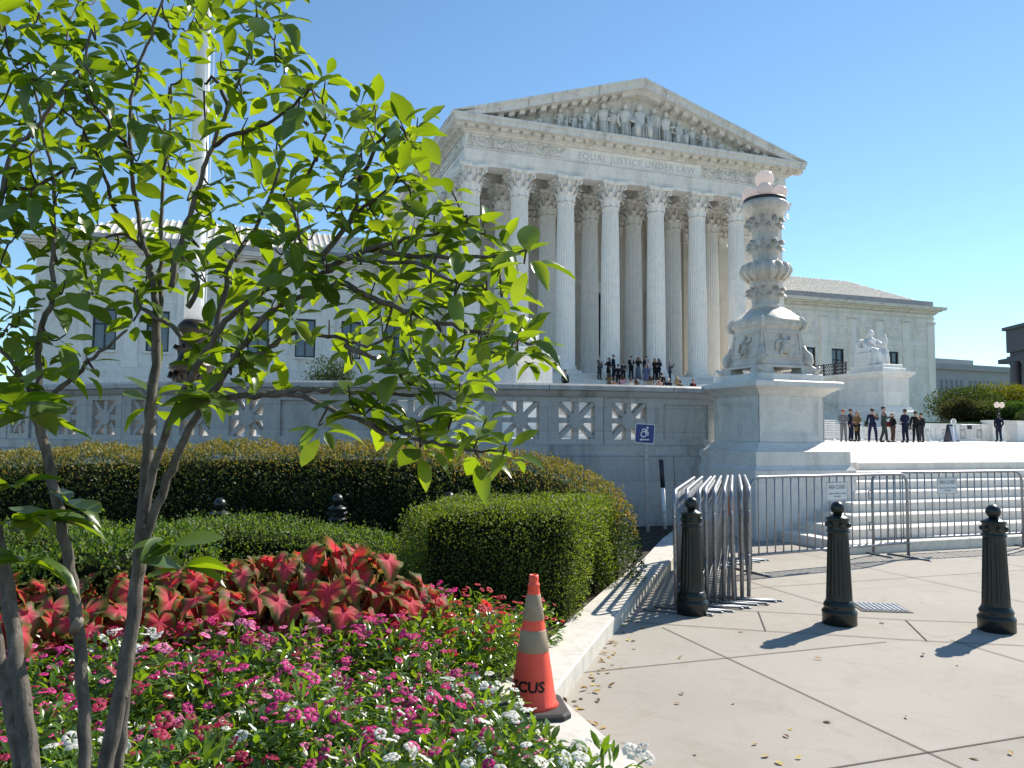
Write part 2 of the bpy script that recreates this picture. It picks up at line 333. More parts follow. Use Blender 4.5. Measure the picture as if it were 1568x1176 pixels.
# eight broad marble steps up to the plaza
st = empty('plaza_steps', STEP_O, ANG, 'broad low marble steps rising from the pavement to the sunlit plaza', 'steps')
for i in range(8):
    s = MB(); z0, z1 = (i*.14 if i else -.05), (i+1)*.14
    x1 = 26-i*.1; xs = [i*.36]+[i*.36+ (2.15+ (i*1.37)%1.1) + k*3.1 for k in range(9)]
    for a, c_ in zip(xs, xs[1:]):
        if a > 24: break
        s.cbox(a+.002, c_-.002, i*.36, 3.2+(8-i)*.03, z0, z1, .012)
    s.build('step', M['marble_step'], st)
# ------------------------------------------------------------------ the court house (local x = along the front, y = depth)
CU = [0, 3.87, 7.73, 11.6, 15.72, 19.6, 23.45, 27.3]; CM = 13.65; ZS = 6.2
court = empty('courthouse', BO, ANG, 'white marble temple-fronted courthouse with fluted columns, carved pediment and two long wings', 'building')
# one column, its base and its leafy capital
def shaft_mesh():
    n = 96; mb = MB()
    def fl(i): return (1.0, .93, .905, .93)[i % 4]
    zs = [(6.85,.80),(6.95,.775),(9,.772),(12,.758),(15,.728),(17.5,.69),(19.3,.655),(19.42,.67),(19.55,.69)]
    mb.lathe([(r, z) for r, z in [(r, z) for z, r in zs]], n, flute=fl); return mb.mesh('column', M['marble_column'])
def base_mesh():
    mb = MB(); mb.box(-.98,.98,-.98,.98,6.2,6.45); mb.smooth = True
    mb.lathe([(.93,6.45),(1.0,6.50),(1.0,6.56),(.93,6.62),(.84,6.66),(.83,6.70),(.88,6.74),(.89,6.79),(.84,6.84),(.80,6.86)], 32); return mb.mesh('column_base', M['marble_column'])
def acanthus(mb, ang, r0, z0, h, w, curl, lobes=True):
    """curled leaf strip standing on the bell"""
    cs = Vector((cos(ang), sin(ang), 0)); sn = Vector((-sin(ang), cos(ang), 0)); rows = []
    K = 8
    for k in range(K+1):
        t = k/K; out = r0 + .10*t*t + curl*max(0, t-.62)**1.5*3.2; z = z0+h*(t if t < .85 else .85+.15*(1-((t-.85)/.15)**2) - .10*((t-.85)/.15))
        ww = w*(.75+.35*sin(pi*min(1, t*1.15)))*(1 if t < .8 else 1-.6*(t-.8)/.2)
        if lobes: ww *= 1+.16*sin(k*pi)
        if k % 2 and lobes: ww *= .82
        rows.append([cs*(out-.02)+sn*(-ww)+Vector((0,0,z-.02)), cs*(out+.03)+sn*(-ww*.45)+Vector((0,0,z)), cs*(out+.075)+Vector((0,0,z+.01)), cs*(out+.03)+sn*(ww*.45)+Vector((0,0,z)), cs*(out-.02)+sn*ww+Vector((0,0,z-.02))])
    mb.loft(rows, caps=False, closed=False)
def volute(mb, ang, r0, z0, r1, z1, rad, w=.12):
    cs = Vector((cos(ang), sin(ang), 0)); pts = [cs*r0+Vector((0,0,z0)), cs*(r0+.35*(r1-r0))+Vector((0,0,z0+.55*(z1-z0))), cs*(r0+.75*(r1-r0))+Vector((0,0,z0+.9*(z1-z0)))]
    rr = [w*.4, w*.5, w*.6]
    for k in range(10):
        a = pi*.6 - k*.62; q = rad*(1-k*.075); pts.append(cs*(r1+q*cos(a))+Vector((0,0,z1-rad*.55+q*sin(a)))); rr.append(w*.62*(1-k*.04))
    mb.tube(pts, rr, 6)
def capital_mesh():
    mb = MB(); mb.smooth = True
    mb.lathe([(.66,19.55),(.74,19.58),(.74,19.63),(.67,19.68),(.67,20.3),(.72,20.9),(.84,21.3),(.9,21.36)], 32)
    for k in range(8): acanthus(mb, k*pi/4, .70, 19.66, .78, .25, .55)
    for k in range(8): acanthus(mb, k*pi/4+pi/8, .70, 19.72, 1.18, .24, .6)
    for k in range(4):
        volute(mb, k*pi/2+pi/4, .74, 20.5, 1.16, 21.28, .21, .15)
        for d in (-.2, .2): volute(mb, k*pi/2+d, .76, 20.7, .88, 21.2, .13, .09)
    for k in range(4):                       # concave abacus with a flower on each side
        mb.sphere((.95*cos(k*pi/2), .95*sin(k*pi/2), 21.47), .15, 8, 6)
    mb.smooth = False
    rings = []
    for z, s in ((21.36,.92),(21.45,1.0),(21.6,1.03)):
        r = []
        for k in range(4):
            a = k*pi/2; c0 = a-pi/4
            for q in (-.10, .10): r.append((1.48*s*cos(c0+q*.6), 1.48*s*sin(c0+q*.6), z))
            for q in (-.35, 0, .35): r.append(((.93+.55*abs(q)**1.6)*s*cos(a+q)/cos(q*.2), (.93+.55*abs(q)**1.6)*s*sin(a+q)/cos(q*.2), z))
        rings.append(r)
    mb.loft(rings); return mb.mesh('capital', M['marble_plain'])
sm_, bm_, cm_ = shaft_mesh(), base_mesh(), capital_mesh()
for n in (0, 3.87):
    for u in CU:
        c = link('column', sm_, court, (u, n, 0)); link('capital', cm_, c); link('column_base', bm_, c)
# stylobate and portico floor
MB().box(-1.2,28.5,-1.15,8,1,6.198).build('stylobate', M['marble'], court)
# portico rear wall, door, pilasters
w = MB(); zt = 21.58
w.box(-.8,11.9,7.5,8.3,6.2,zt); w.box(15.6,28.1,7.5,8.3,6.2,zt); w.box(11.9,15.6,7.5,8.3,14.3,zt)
w.build('portico_wall', M['marble_shade_toned'], court)
d = MB()
for a, b in ((12.02,13.73),(13.77,15.48)): 
    d.box(a,b,8.05,8.2,6.2,14.2)
    for k in range(4): d.box(a+.2,b-.2,7.97,8.05,6.6+k*1.9,8.1+k*1.9)
dr = d.build('door', M['bronze_door'], court)
f = MB(); f.box(11.5,11.9,7.38,7.5,6.2,14.9); f.box(15.6,16.0,7.38,7.5,6.2,14.9); f.box(11.9,15.6,7.38,7.5,14.3,14.9); f.box(11.2,16.3,7.2,7.5,14.9,15.3); f.build('frame', M['marble_plain'], dr)
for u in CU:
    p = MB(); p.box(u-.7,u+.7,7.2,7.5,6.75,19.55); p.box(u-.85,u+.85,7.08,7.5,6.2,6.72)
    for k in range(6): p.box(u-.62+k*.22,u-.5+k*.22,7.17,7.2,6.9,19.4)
    p.build('pilaster', M['marble_shade_toned'], court)
    c = MB(); c.smooth = True
    c.loft([[(u-.7-q,7.5,z),(u-.7-q,7.2-q,z),(u+.7+q,7.2-q,z),(u+.7+q,7.5,z)] for q, z in ((0,19.55),(.05,19.6),(0,19.68),(.02,20.6),(.2,21.3),(.3,21.35),(.3,21.58))])
    for k in range(3):
        k0 = len(c.v); acanthus(c, -pi/2, 0, 19.66, .85, .2, .5); c.xf(Matrix.Translation((u-.45+k*.45, 7.17, 0)), k0)
        k0 = len(c.v); acanthus(c, -pi/2, 0, 19.9, 1.15, .2, .5); c.xf(Matrix.Translation((u-.25+(k-.5)*.45, 7.17, 0)), k0)
    c.build('capital', M['marble_plain'], col.objects[-1] if False else [o for o in court.children if o.name.startswith('pilaster')][-1])
# architrave: beams over columns, ceiling
a = MB()
for i, (z0, z1, e) in enumerate(((21.602,21.98,.70),(21.98,22.40,.745),(22.40,22.80,.79),(22.80,22.9,.87))):
    a.box(-e,27.3+e,-e,e if i == 0 else .7,z0,z1)
    for s0, s1 in ((-e,.7),(27.3-.7,27.3+e)): a.box(s0,s1,e if i == 0 else .7,28,z0,z1)
a.box(.7,26.6,3.3,4.45,21.604,22.5); a.box(.7,26.6,7.0,8.3,21.604,22.5)
for u in CU[1:-1]: a.box(u-.55,u+.55,.702,3.298,21.606,22.5); a.box(u-.45,u+.45,4.452,6.998,21.606,22.5)
a.build('architrave', M['marble'], court)
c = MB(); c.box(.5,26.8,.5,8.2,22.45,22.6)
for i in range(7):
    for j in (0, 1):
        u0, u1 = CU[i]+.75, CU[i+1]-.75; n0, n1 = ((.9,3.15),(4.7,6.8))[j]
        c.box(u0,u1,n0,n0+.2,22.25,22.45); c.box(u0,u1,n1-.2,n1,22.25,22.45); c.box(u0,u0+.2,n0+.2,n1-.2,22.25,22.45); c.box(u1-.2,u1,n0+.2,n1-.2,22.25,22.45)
c.build('portico_ceiling', M['marble_shade_toned'], court)
# frieze with swags and the inscription tablet
f = MB(); f.box(-.72,28.02,-.72,.7,22.9,23.95)
for s0, s1 in ((-.72,.7),(26.6,28.02)): f.box(s0,s1,.7,28,22.9,23.95)
fr = f.build('frieze', M['marble'], court)
def swag(mb, u0, u1, P):
    """festoon between two small candelabra; P(u, z, out) -> point"""
    K = 9; L_ = u1-u0; r = L_*.0
    for kk in (0, 1):
        pts = []; rr = []
        for k in range(K+1):
            t = k/K; pts.append(P(u0+.22+(L_-.44)*t, 23.74-kk*.06-(.55+kk*.05)*sin(pi*t)*.9, .03+.05*sin(pi*t))); rr.append(.045+.075*sin(pi*t))
        mb.tube(pts, rr, 6)
    c = P((u0+u1)/2, 23.66, .05); mb.sphere(c, .15, 8, 6)
    for s in (-1, 1):
        mb.tube([P((u0+u1)/2+s*.1, 23.7, .04), P((u0+u1)/2+s*.3, 23.78, .05), P((u0+u1)/2+s*.42, 23.68, .03)], .045, 5)
    for s in (-1, 1): mb.tube([P(u0+s*.05, 23.86, .05), P(u0+s*.10, 23.5, .05), P(u0+s*.24, 22.98, .05)], [.05,.055,.07], 5)
    for z, w_ in ((23.84,.1),(23.62,.13),(23.4,.16),(23.18,.2),(22.98,.26)): mb.tube([P(u0-w_, z, .05), P(u0+w_, z, .05)], .05, 5)
Pf = lambda u, z, o: (u, -.72-o, z)
def festoon(a_, b_, P): g = MB(); g.smooth = True; swag(g, a_, b_, P); g.build('festoon', M['marble_weathered'], fr)
for k in range(5): festoon(-.25+k*1.56, 1.31+k*1.56, Pf); festoon(27.55-k*1.56-1.56, 27.55-k*1.56, Pf)
Ps = lambda u, z, o: (-.72-o, u, z)
for k in range(16): festoon(.4+k*1.56, 1.96+k*1.56, Ps)
tb = MB(); tb.box(7.78,19.6,-.765,-.72,22.92,23.93); tb.build('tablet', M['marble_plain'], fr)
cu = bpy.data.curves.new('inscription', 'FONT'); cu.body = 'EQUAL JUSTICE UNDER LAW'; cu.size = .86; cu.extrude = .012; cu.align_x = 'CENTER'; cu.space_character = 1.12
to = bpy.data.objects.new('inscription_text', cu); col.objects.link(to); bpy.context.view_layer.update()
tm = bpy.data.meshes.new_from_object(to); bpy.data.objects.remove(to); tm.materials.clear(); tm.materials.append(M['engrave'])
xs = [v_.co.x for v_ in tm.vertices]; wid = max(xs)-min(xs); k_ = 10.5/wid
for v_ in tm.vertices: v_.co = Vector((v_.co.x*k_, -v_.co.z, v_.co.y*.86))
o = link('inscription', tm, fr, (13.68, -.772, 23.13))
# cornice: modillions, corona
def modillions(mb, P, L_, z0, z1, pitch=.867, w_=.56, d0=.78, d1=1.45, s=0.2):
    k = s
    while k < L_: 
        a_, b_ = P(k, d0, z0), P(k+w_, d1, z1); mb.box(min(a_[0],b_[0]),max(a_[0],b_[0]),min(a_[1],b_[1]),max(a_[1],b_[1]),z0,z1); k += pitch
c = MB(); c.box(-.9,28.2,-.9,.7,23.95,24.1); c.box(-1.05,28.35,-1.05,.7,24.1,24.42)
for s0, s1 in ((-.9,.7),(26.6,28.2)): c.box(s0,s1,.7,28,23.95,24.1); c.box(s0-.15 if s0 < 0 else s0,s1 if s0 < 0 else s1+.15,.7,28,24.1,24.42)
modillions(c, lambda a_, d_, z: (-1.9+a_, -d_), 31.0, 24.2, 24.415, s=.3)
for sx in (0, 1): modillions(c, (lambda a_, d_, z: (-d_, -1.2+a_)) if sx == 0 else (lambda a_, d_, z: (27.3+d_, -1.2+a_)), 27.5, 24.2, 24.415, s=.867)
c.smooth = False
for (x0,x1,y0,y1) in ((-1.9,29.2,-1.9,.7),(-1.9,.7,.7,28),(26.6,29.2,.7,28)): c.box(x0,x1,y0,y1,24.42,24.78)
c.box(-2.0,29.3,-2.0,.7,24.78,25.0)
for (x0,x1) in ((-2.0,.7),(26.6,29.3)): c.box(x0,x1,.7,28,24.78,25.0)
c.build('cornice', M['marble_weathered'], court)
# pediment: tympanum, raking cornice in blocks, carved figures
SL = (29.92-25.0)/(13.65+2.03); rake = lambda u: 25.0+SL*(15.68-abs(u-CM))
tp = MB(); tp.prism([(-.4,25.002),(27.7,25.002),(13.65,rake(13.65)-.62)], -.55, .3)
ped = tp.build('tympanum', M['marble_weathered'], court)
rk = MB()
def rake_piece(u0, u1, lo, hi, y0, y1, side): 
    f_ = lambda u: rake(u) if side < 0 else rake(u)
    rk.prism([(u0,f_(u0)+lo),(u1,f_(u1)+lo),(u1,f_(u1)+hi),(u0,f_(u0)+hi)], y0, y1)
nb = 8
for side in (-1, 1):
    us = [-2.03+ (15.68)*k/nb for k in range(nb+1)]
    for k in range(nb):
        u0, u1 = us[k]+.012, us[k+1]-.012
        if side > 0: u0, u1 = 27.3-u1, 27.3-u0
        jit = .015*((k*7)%3-1)
        lo = -.74
        # keep the lower edge above the flat cornice
        pts = []
        for u in (u0, u1): pts.append((u, max(rake(u)+lo, 25.003)))
        for u in (u1, u0): pts.append((u, rake(u)-.22+jit))
        rk.prism(pts, -1.93+jit, -.2)
        rk.prism([(u0, max(rake(u0)-.22+jit, 25.004)), (u1, max(rake(u1)-.22+jit,25.004)), (u1, rake(u1)), (u0, rake(u0))], -2.05+jit, -.2)
for side in (-1, 1):
    for k in range(16):
        u = 1.6+k*.86; u0, u1 = u, u+.46
        if side > 0: u0, u1 = 27.3-u1, 27.3-u0
        if rake((u0+u1)/2)-1.02 < 25.05: continue
        rk.prism([(u0,rake(u0)-1.05),(u1,rake(u1)-1.05),(u1,rake(u1)-.745),(u0,rake(u0)-.745)], -1.45, -.5)
rk.build('raking_cornice', M['marble_weathered'], ped)
def figure(u, h, kind, face=1):
    """a high-relief figure standing on the flat cornice"""
    g = MB(); g.smooth = True; y = -.74; z = 25.02; s = h/(1.85 if kind == 'lying' else 2.55)
    T = lambda x, yy, zz: (u+face*x*s, y-yy*s, z+zz*s)
    if kind == 'seated':
        g.loft([[T(.62*q*cos(a_), .30*qq*sin(a_)+.1, zz) for a_ in np.linspace(0,2*pi,13)[:-1]] for q, qq, zz in ((1,1.3,0),(1.0,1.5,.5),(.95,1.5,.85),(.66,1.1,1.05),(.6,.95,1.5),(.66,.9,1.8),(.3,.6,1.98))])
        for sx in (-1,1):
            g.tube([T(sx*.25,.35,1.0),T(sx*.42,.72,.92),T(sx*.44,.68,.1)], [.2*s,.2*s,.14*s], 7)
            g.tube([T(sx*.55,.1,1.78),T(sx*.72,.22,1.3),T(sx*.35,.5,1.1)], [.15*s,.12*s,.09*s], 7)
        for k in range(5): g.tube([T(-.4+k*.2,.62,.8),T(-.42+k*.21,.66,.05)], [.05*s,.08*s], 5)
        g.sphere(T(0,.1,2.28), .23*s, 9, 7, (.9,1,1.15)); g.tube([T(0,.08,1.95),T(0,.08,2.15)], .12*s, 6)
    elif kind == 'standing':
        g.loft([[T(.34*q*cos(a_)+.04*sin(zz*3), .28*q*sin(a_)+.1, zz) for a_ in np.linspace(0,2*pi,13)[:-1]] for q, zz in ((1.1,0),(1.05,.5),(1,1),(.95,1.3),(1.15,1.75),(1.2,1.95),(.5,2.12))])
        for k in range(4): g.tube([T(-.25+k*.16,.36,1.2),T(-.3+k*.19,.38,.05)], [.04*s,.07*s], 5)
        g.tube([T(.42,.1,1.9),T(.56,.3,1.45),T(.2,.45,1.35)], [.13*s,.11*s,.08*s], 7); g.tube([T(-.42,.1,1.9),T(-.62,.2,1.5),T(-.66,.3,1.05)], [.13*s,.11*s,.08*s], 7)
        g.sphere(T(0,.1,2.4), .22*s, 9, 7, (.9,1,1.15)); g.tube([T(0,.08,2.05),T(0,.08,2.3)], .11*s, 6)
    else:                                    # reclining on one elbow
        g.tube([T(-.95,.1,.22),T(-.3,.2,.42),T(.25,.15,.55),T(.5,.1,1.05),T(.52,.1,1.3)], [.16*s,.26*s,.33*s,.36*s,.2*s], 9)
        g.tube([T(.5,.2,1.2),T(.85,.3,.75),T(.6,.5,.3)], [.15*s,.12*s,.1*s], 7); g.tube([T(.4,.3,1.15),T(0,.5,.8),T(-.3,.45,.6)], [.14*s,.11*s,.08*s], 7)
        g.tube([T(.1,.3,.45),T(-.5,.45,.75),T(-.85,.35,.2)], [.22*s,.2*s,.12*s], 7)
        g.sphere(T(.55,.12,1.55), .22*s, 9, 7, (.9,1,1.15))
    g.build('relief_figure', M['marble_weathered'], ped)
for u, h, k, fc in ((2.9,.75,'lying',1),(4.9,1.25,'lying',1),(6.9,1.9,'seated',-1),(8.1,1.7,'seated',1),(9.1,2.3,'seated',1),(10.55,2.75,'standing',1),(11.3,2.5,'standing',-1),(12.5,3.0,'standing',1),(13.75,3.3,'seated',1),(15.1,3.0,'standing',-1),(16.2,2.85,'standing',1),(17.4,2.45,'seated',-1),(18.7,2.0,'standing',1),(19.8,2.0,'seated',-1),(21.7,1.4,'lying',-1),(23.7,.95,'lying',-1),(25.0,.55,'lying',-1)): figure(u, h, k, fc)
pl = MB(); pl.box(12.9,14.6,-1.5,-.56,25.002,25.3); pl.build('plinth', M['marble_weathered'], ped)
gr = MB(); gr.prism([(-2.03,25.02),(13.65,29.9),(29.33,25.02),(13.65,28.2)], -.19, 28); gr.build('gable_roof', M['lead'], court)
# body of the building behind the portico
bd = MB(); bd.box(-.75,.6,8.3,27.9,1,21.6); bd.box(26.7,28.05,8.3,27.9,1,21.6); bd.box(.6,26.7,27,27.9,1,25); bd.build('wall', M['marble'], court)
sp2 = MB()
for k in range(6): sp2.box(-1.0,-.75,8.6+k*3.4,9.9+k*3.4,6.2,21.58)
sp2.build('pilaster', M['marble_column'], court)
# wings
def window(parent, u, z0, z1, w_=1.66, rows=2):
    f = MB(); d0, d1 = 11.78, 12.1; u0, u1 = u-w_/2, u+w_/2
    for (a_,b_,c_,e_) in ((u0,u0+.12,z0,z1),(u1-.12,u1,z0,z1),(u0+.12,u1-.12,z0,z0+.12),(u0+.12,u1-.12,z1-.14,z1)): f.box(a_,b_,d0+.14,d1,c_,e_)
    f.box(u-.05,u+.05,d0+.18,d1,z0+.12,z1-.14)
    zz = z0+(z1-z0)*.62; f.box(u0+.12,u-.05,d0+.18,d1,zz-.05,zz+.05); f.box(u+.05,u1-.12,d0+.18,d1,zz-.05,zz+.05)
    fo = f.build('window', M['frame'], parent)
    g = MB(); g.box(u0+.121,u1-.121,d1-.04,d1-.01,z0+.121,z1-.141); g.build('pane', M['glass'], fo)
    s = MB(); s.box(u0-.12,u1+.12,11.62,11.78,z0-.2,z0-.02); s.build('sill', M['marble_plain'], fo)
wm = M['marble']
def wing(u0, u1, wins, pils, z0w, z1w, outer):
    w = MB(); zt = 15.45; ww = .83; F, Bk = 11.8, 12.3
    edges = [u0]+[q for c_ in wins for q in (c_-ww, c_+ww)]+[u1]
    for i in range(0, len(edges), 2): w.box(edges[i], edges[i+1], F, Bk, 6.5, zt)
    for c_ in wins: w.box(c_-ww, c_+ww, F, Bk, 6.5, z0w); w.box(c_-ww, c_+ww, F, Bk, z1w, zt)
    xo = u0 if outer < 0 else u1-.5
    w.box(u0,u1,Bk,Bk+.02,6.5,zt); w.box(xo, xo+.5, Bk+.02, 40, .5, zt)
    w.box(u0-.25 if outer < 0 else u0, u1+.25 if outer > 0 else u1, F-.3, F+.2, .5, 6.2); w.box(u0-.15 if outer < 0 else u0, u1+.15 if outer > 0 else u1, F-.18, F+.2, 6.2, 6.5)
    wo = w.build('wing_wall', wm, court)
    for c_ in wins: window(wo, c_, z0w, z1w)
    for p_ in pils:
        q = MB(); q.box(p_-.5,p_+.5,F-.14,F,6.9,14.25); q.box(p_-.6,p_+.6,F-.22,F,6.502,6.9); q.box(p_-.53,p_+.53,F-.17,F,14.25,14.32); q.box(p_-.66,p_+.66,F-.24,F,14.52,14.62); q.smooth = True
        for s in (-1,1): q.tube([(p_+s*.5+.16*cos(t_)*(1-t_/9), F-.17, 14.42+.15*sin(t_)*(1-t_/9)) for t_ in np.linspace(0,6.5,14)], .045, 5)
        q.build('pilaster', M['marble_plain'], wo)
    for i in range(len(pils)-1):             # carved panel over every bay
        a_, b_ = pils[i]+.75, pils[i+1]-.75; q = MB(); c_ = (a_+b_)/2
        for zz0, zz1 in ((14.02,14.08),(12.62,12.68),(11.75,11.82)): q.box(a_-.15,b_+.15,F-.07,F,zz0,zz1)
        q.box(c_-.8,c_+.8,F-.05,F,12.8,13.9); q.box(c_-.7,c_+.7,F-.09,F-.05,12.88,12.96); q.box(c_-.7,c_+.7,F-.09,F-.05,13.74,13.82)
        q.smooth = True; q.tube([(c_-.55+1.1*t_, F-.09, 13.68-.55*sin(pi*t_)) for t_ in np.linspace(0,1,9)], [.05+.07*sin(pi*t_) for t_ in np.linspace(0,1,9)], 6); q.sphere((c_,F-.08,13.6),.16,8,6)
        q.build('relief_panel', M['marble_plain'], wo)
    e0, e1 = (u0, u1) ; x0, x1 = (u0-.8 if outer < 0 else u0), (u1+.8 if outer > 0 else u1)
    c = MB(); y = .12
    for (ov, za, zb) in ((.12,15.0,15.08),(.1,15.45,15.6),(.3,15.6,15.8),(.62,15.8,15.95),(.95,15.95,16.15),(1.02,16.15,16.26)):
        c.box(u0-(ov if outer < 0 else 0), u1+(ov if outer > 0 else 0), F-ov, F, za, zb); c.box(u0-ov if outer < 0 else u1-.3, u0+.3 if outer < 0 else u1+ov, F, 40, za, zb)
    k = u0
    while k < u1: c.box(k, k+.11, F-.24, F-.1, 15.47, 15.6); k += .22
    c.build('cornice', M['marble_weathered'], wo)
    p = MB(); p.box(u0,u1,F+.02,F+.6,16.262,17.02); p.box(u0 if outer < 0 else u1-.6, u0+.6 if outer < 0 else u1, F+.6, 40, 16.262, 17.02); p.build('parapet', M['lead'], wo)
    # tiled roof: hipped at the outer end, with raised ribs
    r = MB(); n0, n1, ze, zr = F+.75, F+6.5, 17.0, 20.1; h = 5.4
    ua, ub = (u0+.75, u1) if outer < 0 else (u0, u1-.75); ra, rb = (ua+h, ub) if outer < 0 else (ua, ub-h)
    r.add([(ua,n0,ze),(ub,n0,ze),(rb,n1,zr),(ra,n1,zr),(ua,40,ze),(ra,40,zr),(ub,40,ze),(rb,40,zr)], [(0,1,2,3)]+([(0,3,5,4)] if outer < 0 else [(1,6,7,2)])+[(3,2,7,5)])
    k = ua+.3
    while k < ub-.2:
        f_ = lambda u, t_: 1.0
        te = 1.0
        if outer < 0 and k < ra: te = max(.02, (k-ua)/h)
        if outer > 0 and k > rb: te = max(.02, (ub-k)/h)
        pts = [(k, n0+(n1-n0)*t_*te, ze+(zr-ze)*t_*te+.04) for t_ in (0,.5,1)]
        r.tube(pts, .085, 6); k += .52
    for j in range(1, 16):
        t_ = j/16; r.box(max(ua+h*t_ if outer < 0 else ua, ua), ub if outer < 0 else ub-h*t_, n0+(n1-n0)*t_-.03, n0+(n1-n0)*t_+.03, ze+(zr-ze)*t_-.02, ze+(zr-ze)*t_+.035)
    r.build('tiled_roof', M['tile'], wo)
pR = [54.02-3.77*k for k in range(7)][::-1]
wing(28.06, 58.2, [p+1.885 for p in pR[:-1]], pR+[57.65], 7.85, 11.05, 1)
pL = [-28.05+3.79*k for k in range(8)]
wing(-31.0, -.76, [p+1.895 for p in pL[:-1]], pL, 7.85, 11.1, -1)
# grand staircase: lower sunny flight and upper flight between two pedestal blocks
gs = empty('grand_staircase', BO, ANG, 'long flight of marble steps climbing from the plaza to the columns', 'staircase')
def stair_z(n):
    if n < -11.4: return 1.45+.15*max(0, min(8, math.floor((n+16.6)/.38)+1))
    return 2.65+min(24, math.floor((n+11.4)/.42)+1)*(ZS-2.65)/24
lo_ = MB()
for k in range(8): lo_.cbox(1.3, 26.0, -16.6+k*.38, -11.0, (1.45+.15*k) if k else 1.0, 1.45+.15*(k+1), .015)
lo_.build('lower_flight', M['marble_step'], gs)
up = MB()
for k in range(24):
    rz = (ZS-2.65)/24; up.cbox(1.45, 26.08, -11.4+k*.42, -1.16, 2.65+rz*k if k else 2.4, 2.65+rz*(k+1)-(.004 if k == 23 else 0), .015)
up.build('upper_flight', M['marble_step'], gs)
def cheek(x0, x1, label):
    e = empty('stair_pedestal', bw((x0+x1)/2, -7), ANG, label, 'pedestal'); h = (x1-x0)/2; y0, y1 = -6, 5.7
    q = MB(); q.box(-h-.3,h+.3,y0-.35,y1,.8,3.35); q.loft([[(-h-o,y0-o-.05,z),(h+o,y0-o-.05,z),(h+o,y1,z),(-h-o,y1,z)] for o, z in ((.26,3.352),(.2,3.42),(.05,3.7))]); q.build('plinth', M['marble_plain'], e)
    b = MB(); b.box(-h,h,y0,y1,3.35,5.72); b.box(-h+.3,h-.3,y0-.03,y0,3.9,5.4); b.build('block', M['marble'], e)
    c = MB()
    for ov, a_, b_ in ((.06,5.72,5.8),(.16,5.8,5.92),(.3,5.92,6.06),(.34,6.06,6.15)): c.box(-h-ov,h+ov,y0-ov,y1,a_,b_)
    c.build('cap', M['marble_plain'], e)
    s = MB(); s.box(-h+.12,h-.12,y0+.1,y0+3.6,6.152,6.42); s.box(-h+.24,h-.24,y0+.25,y0+3.4,6.42,6.68); s.build('plinth', M['marble_plain'], e, bevel=.02)
    return e
cheek(-.84, 1.43, 'white stair pedestal carrying the statue half hidden by leaves')
cheek(26.1, 28.36, 'white stair pedestal carrying the statue in clear view right of the steps')
def iron_rail(u, n0, n1, label):
    e = empty('iron_railing', bw(u, (n0+n1)/2, 6.152), ANG, label, 'railing'); L_ = (n1-n0)/2
    f = MB()
    for z0, z1 in ((.0,.07),(.85,.93)): f.box(-.03,.03,-L_,L_,z0,z1)
    for y in np.linspace(-L_, L_, 7): f.box(-.035,.035,y-.04,y+.04,.0,.98)
    f.build('frame', M['iron'], e)
    g = MB(); k = -L_
    while k < L_-.2:
        for j in range(3): 
            z = .18+j*.26
            g.tube([(0,k+.02,z-.1),(0,k+.22,z+.12)], .022, 5); g.tube([(0.004,k+.22,z-.1),(0.004,k+.02,z+.12)], .022, 5); g.sphere((0,k+.12,z+.01), .05, 6, 4)
        k += .23
    g.build('lattice', M['iron'], e)
iron_rail(-.55, -9.0, -2.2, 'black iron lattice railing on the pedestal half hidden by leaves')
iron_rail(26.4, -9.2, -2.2, 'black iron lattice railing beside the seated statue right of the steps')
# ------------------------------------------------------------------ curved balustrade wall
bal = empty('balustrade_wall', (0, 12.5, 0), 0, 'long curved marble wall with pierced star openings behind the hedges', 'wall')
WV = [Vector(q) for q in WALL]; wl = [0]
for a_, b_ in zip(WV, WV[1:]): wl.append(wl[-1]+(b_-a_).length)
def wall_at(s):
    for i in range(len(wl)-1):
        if s <= wl[i+1] or i == len(wl)-2:
            d = (WV[i+1]-WV[i]).normalized(); p = WV[i]+d*(s-wl[i])
            # smooth direction
            pa, pb = WV[max(i-1,0)], WV[min(i+2,len(WV)-1)]; return p, d
def wall_s(px):
    best = min(np.linspace(0, wl[-1], 900), key=lambda s: abs(to_px((*wall_at(s)[0], 1.85))[0]-px)); return best
W3 = lambda L_: [(x, y-12.5) for x, y in L_]
# travel goes right to left, so +offset (left of travel) points to the viewer
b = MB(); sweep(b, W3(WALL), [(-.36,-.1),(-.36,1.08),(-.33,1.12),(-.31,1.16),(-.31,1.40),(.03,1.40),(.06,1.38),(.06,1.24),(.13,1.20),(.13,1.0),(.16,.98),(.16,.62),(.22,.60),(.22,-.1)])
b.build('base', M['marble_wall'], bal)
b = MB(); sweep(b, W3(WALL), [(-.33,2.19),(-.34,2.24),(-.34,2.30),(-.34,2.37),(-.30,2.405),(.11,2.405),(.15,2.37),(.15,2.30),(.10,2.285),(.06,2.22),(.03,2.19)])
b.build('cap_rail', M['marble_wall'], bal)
bj = MB()
for s in (0.9, 3.05, 4.9, 6.5, 8.4, 10.6, 12.4):
    p, d = wall_at(s); n = Vector((-d.y, d.x))
    for (o, z0, z1) in ((.152,2.29,2.38),(.132,1.0,1.2),(.162,.62,.98)):
        bj.add([(*(p+n*o-d*.005-Vector((0,12.5))), z0), (*(p+n*o+d*.005-Vector((0,12.5))), z0), (*(p+n*o+d*.005-Vector((0,12.5))), z1), (*(p+n*o-d*.005-Vector((0,12.5))), z1)], [(0,1,2,3)])
bj.build('block_joint', jm, bal)
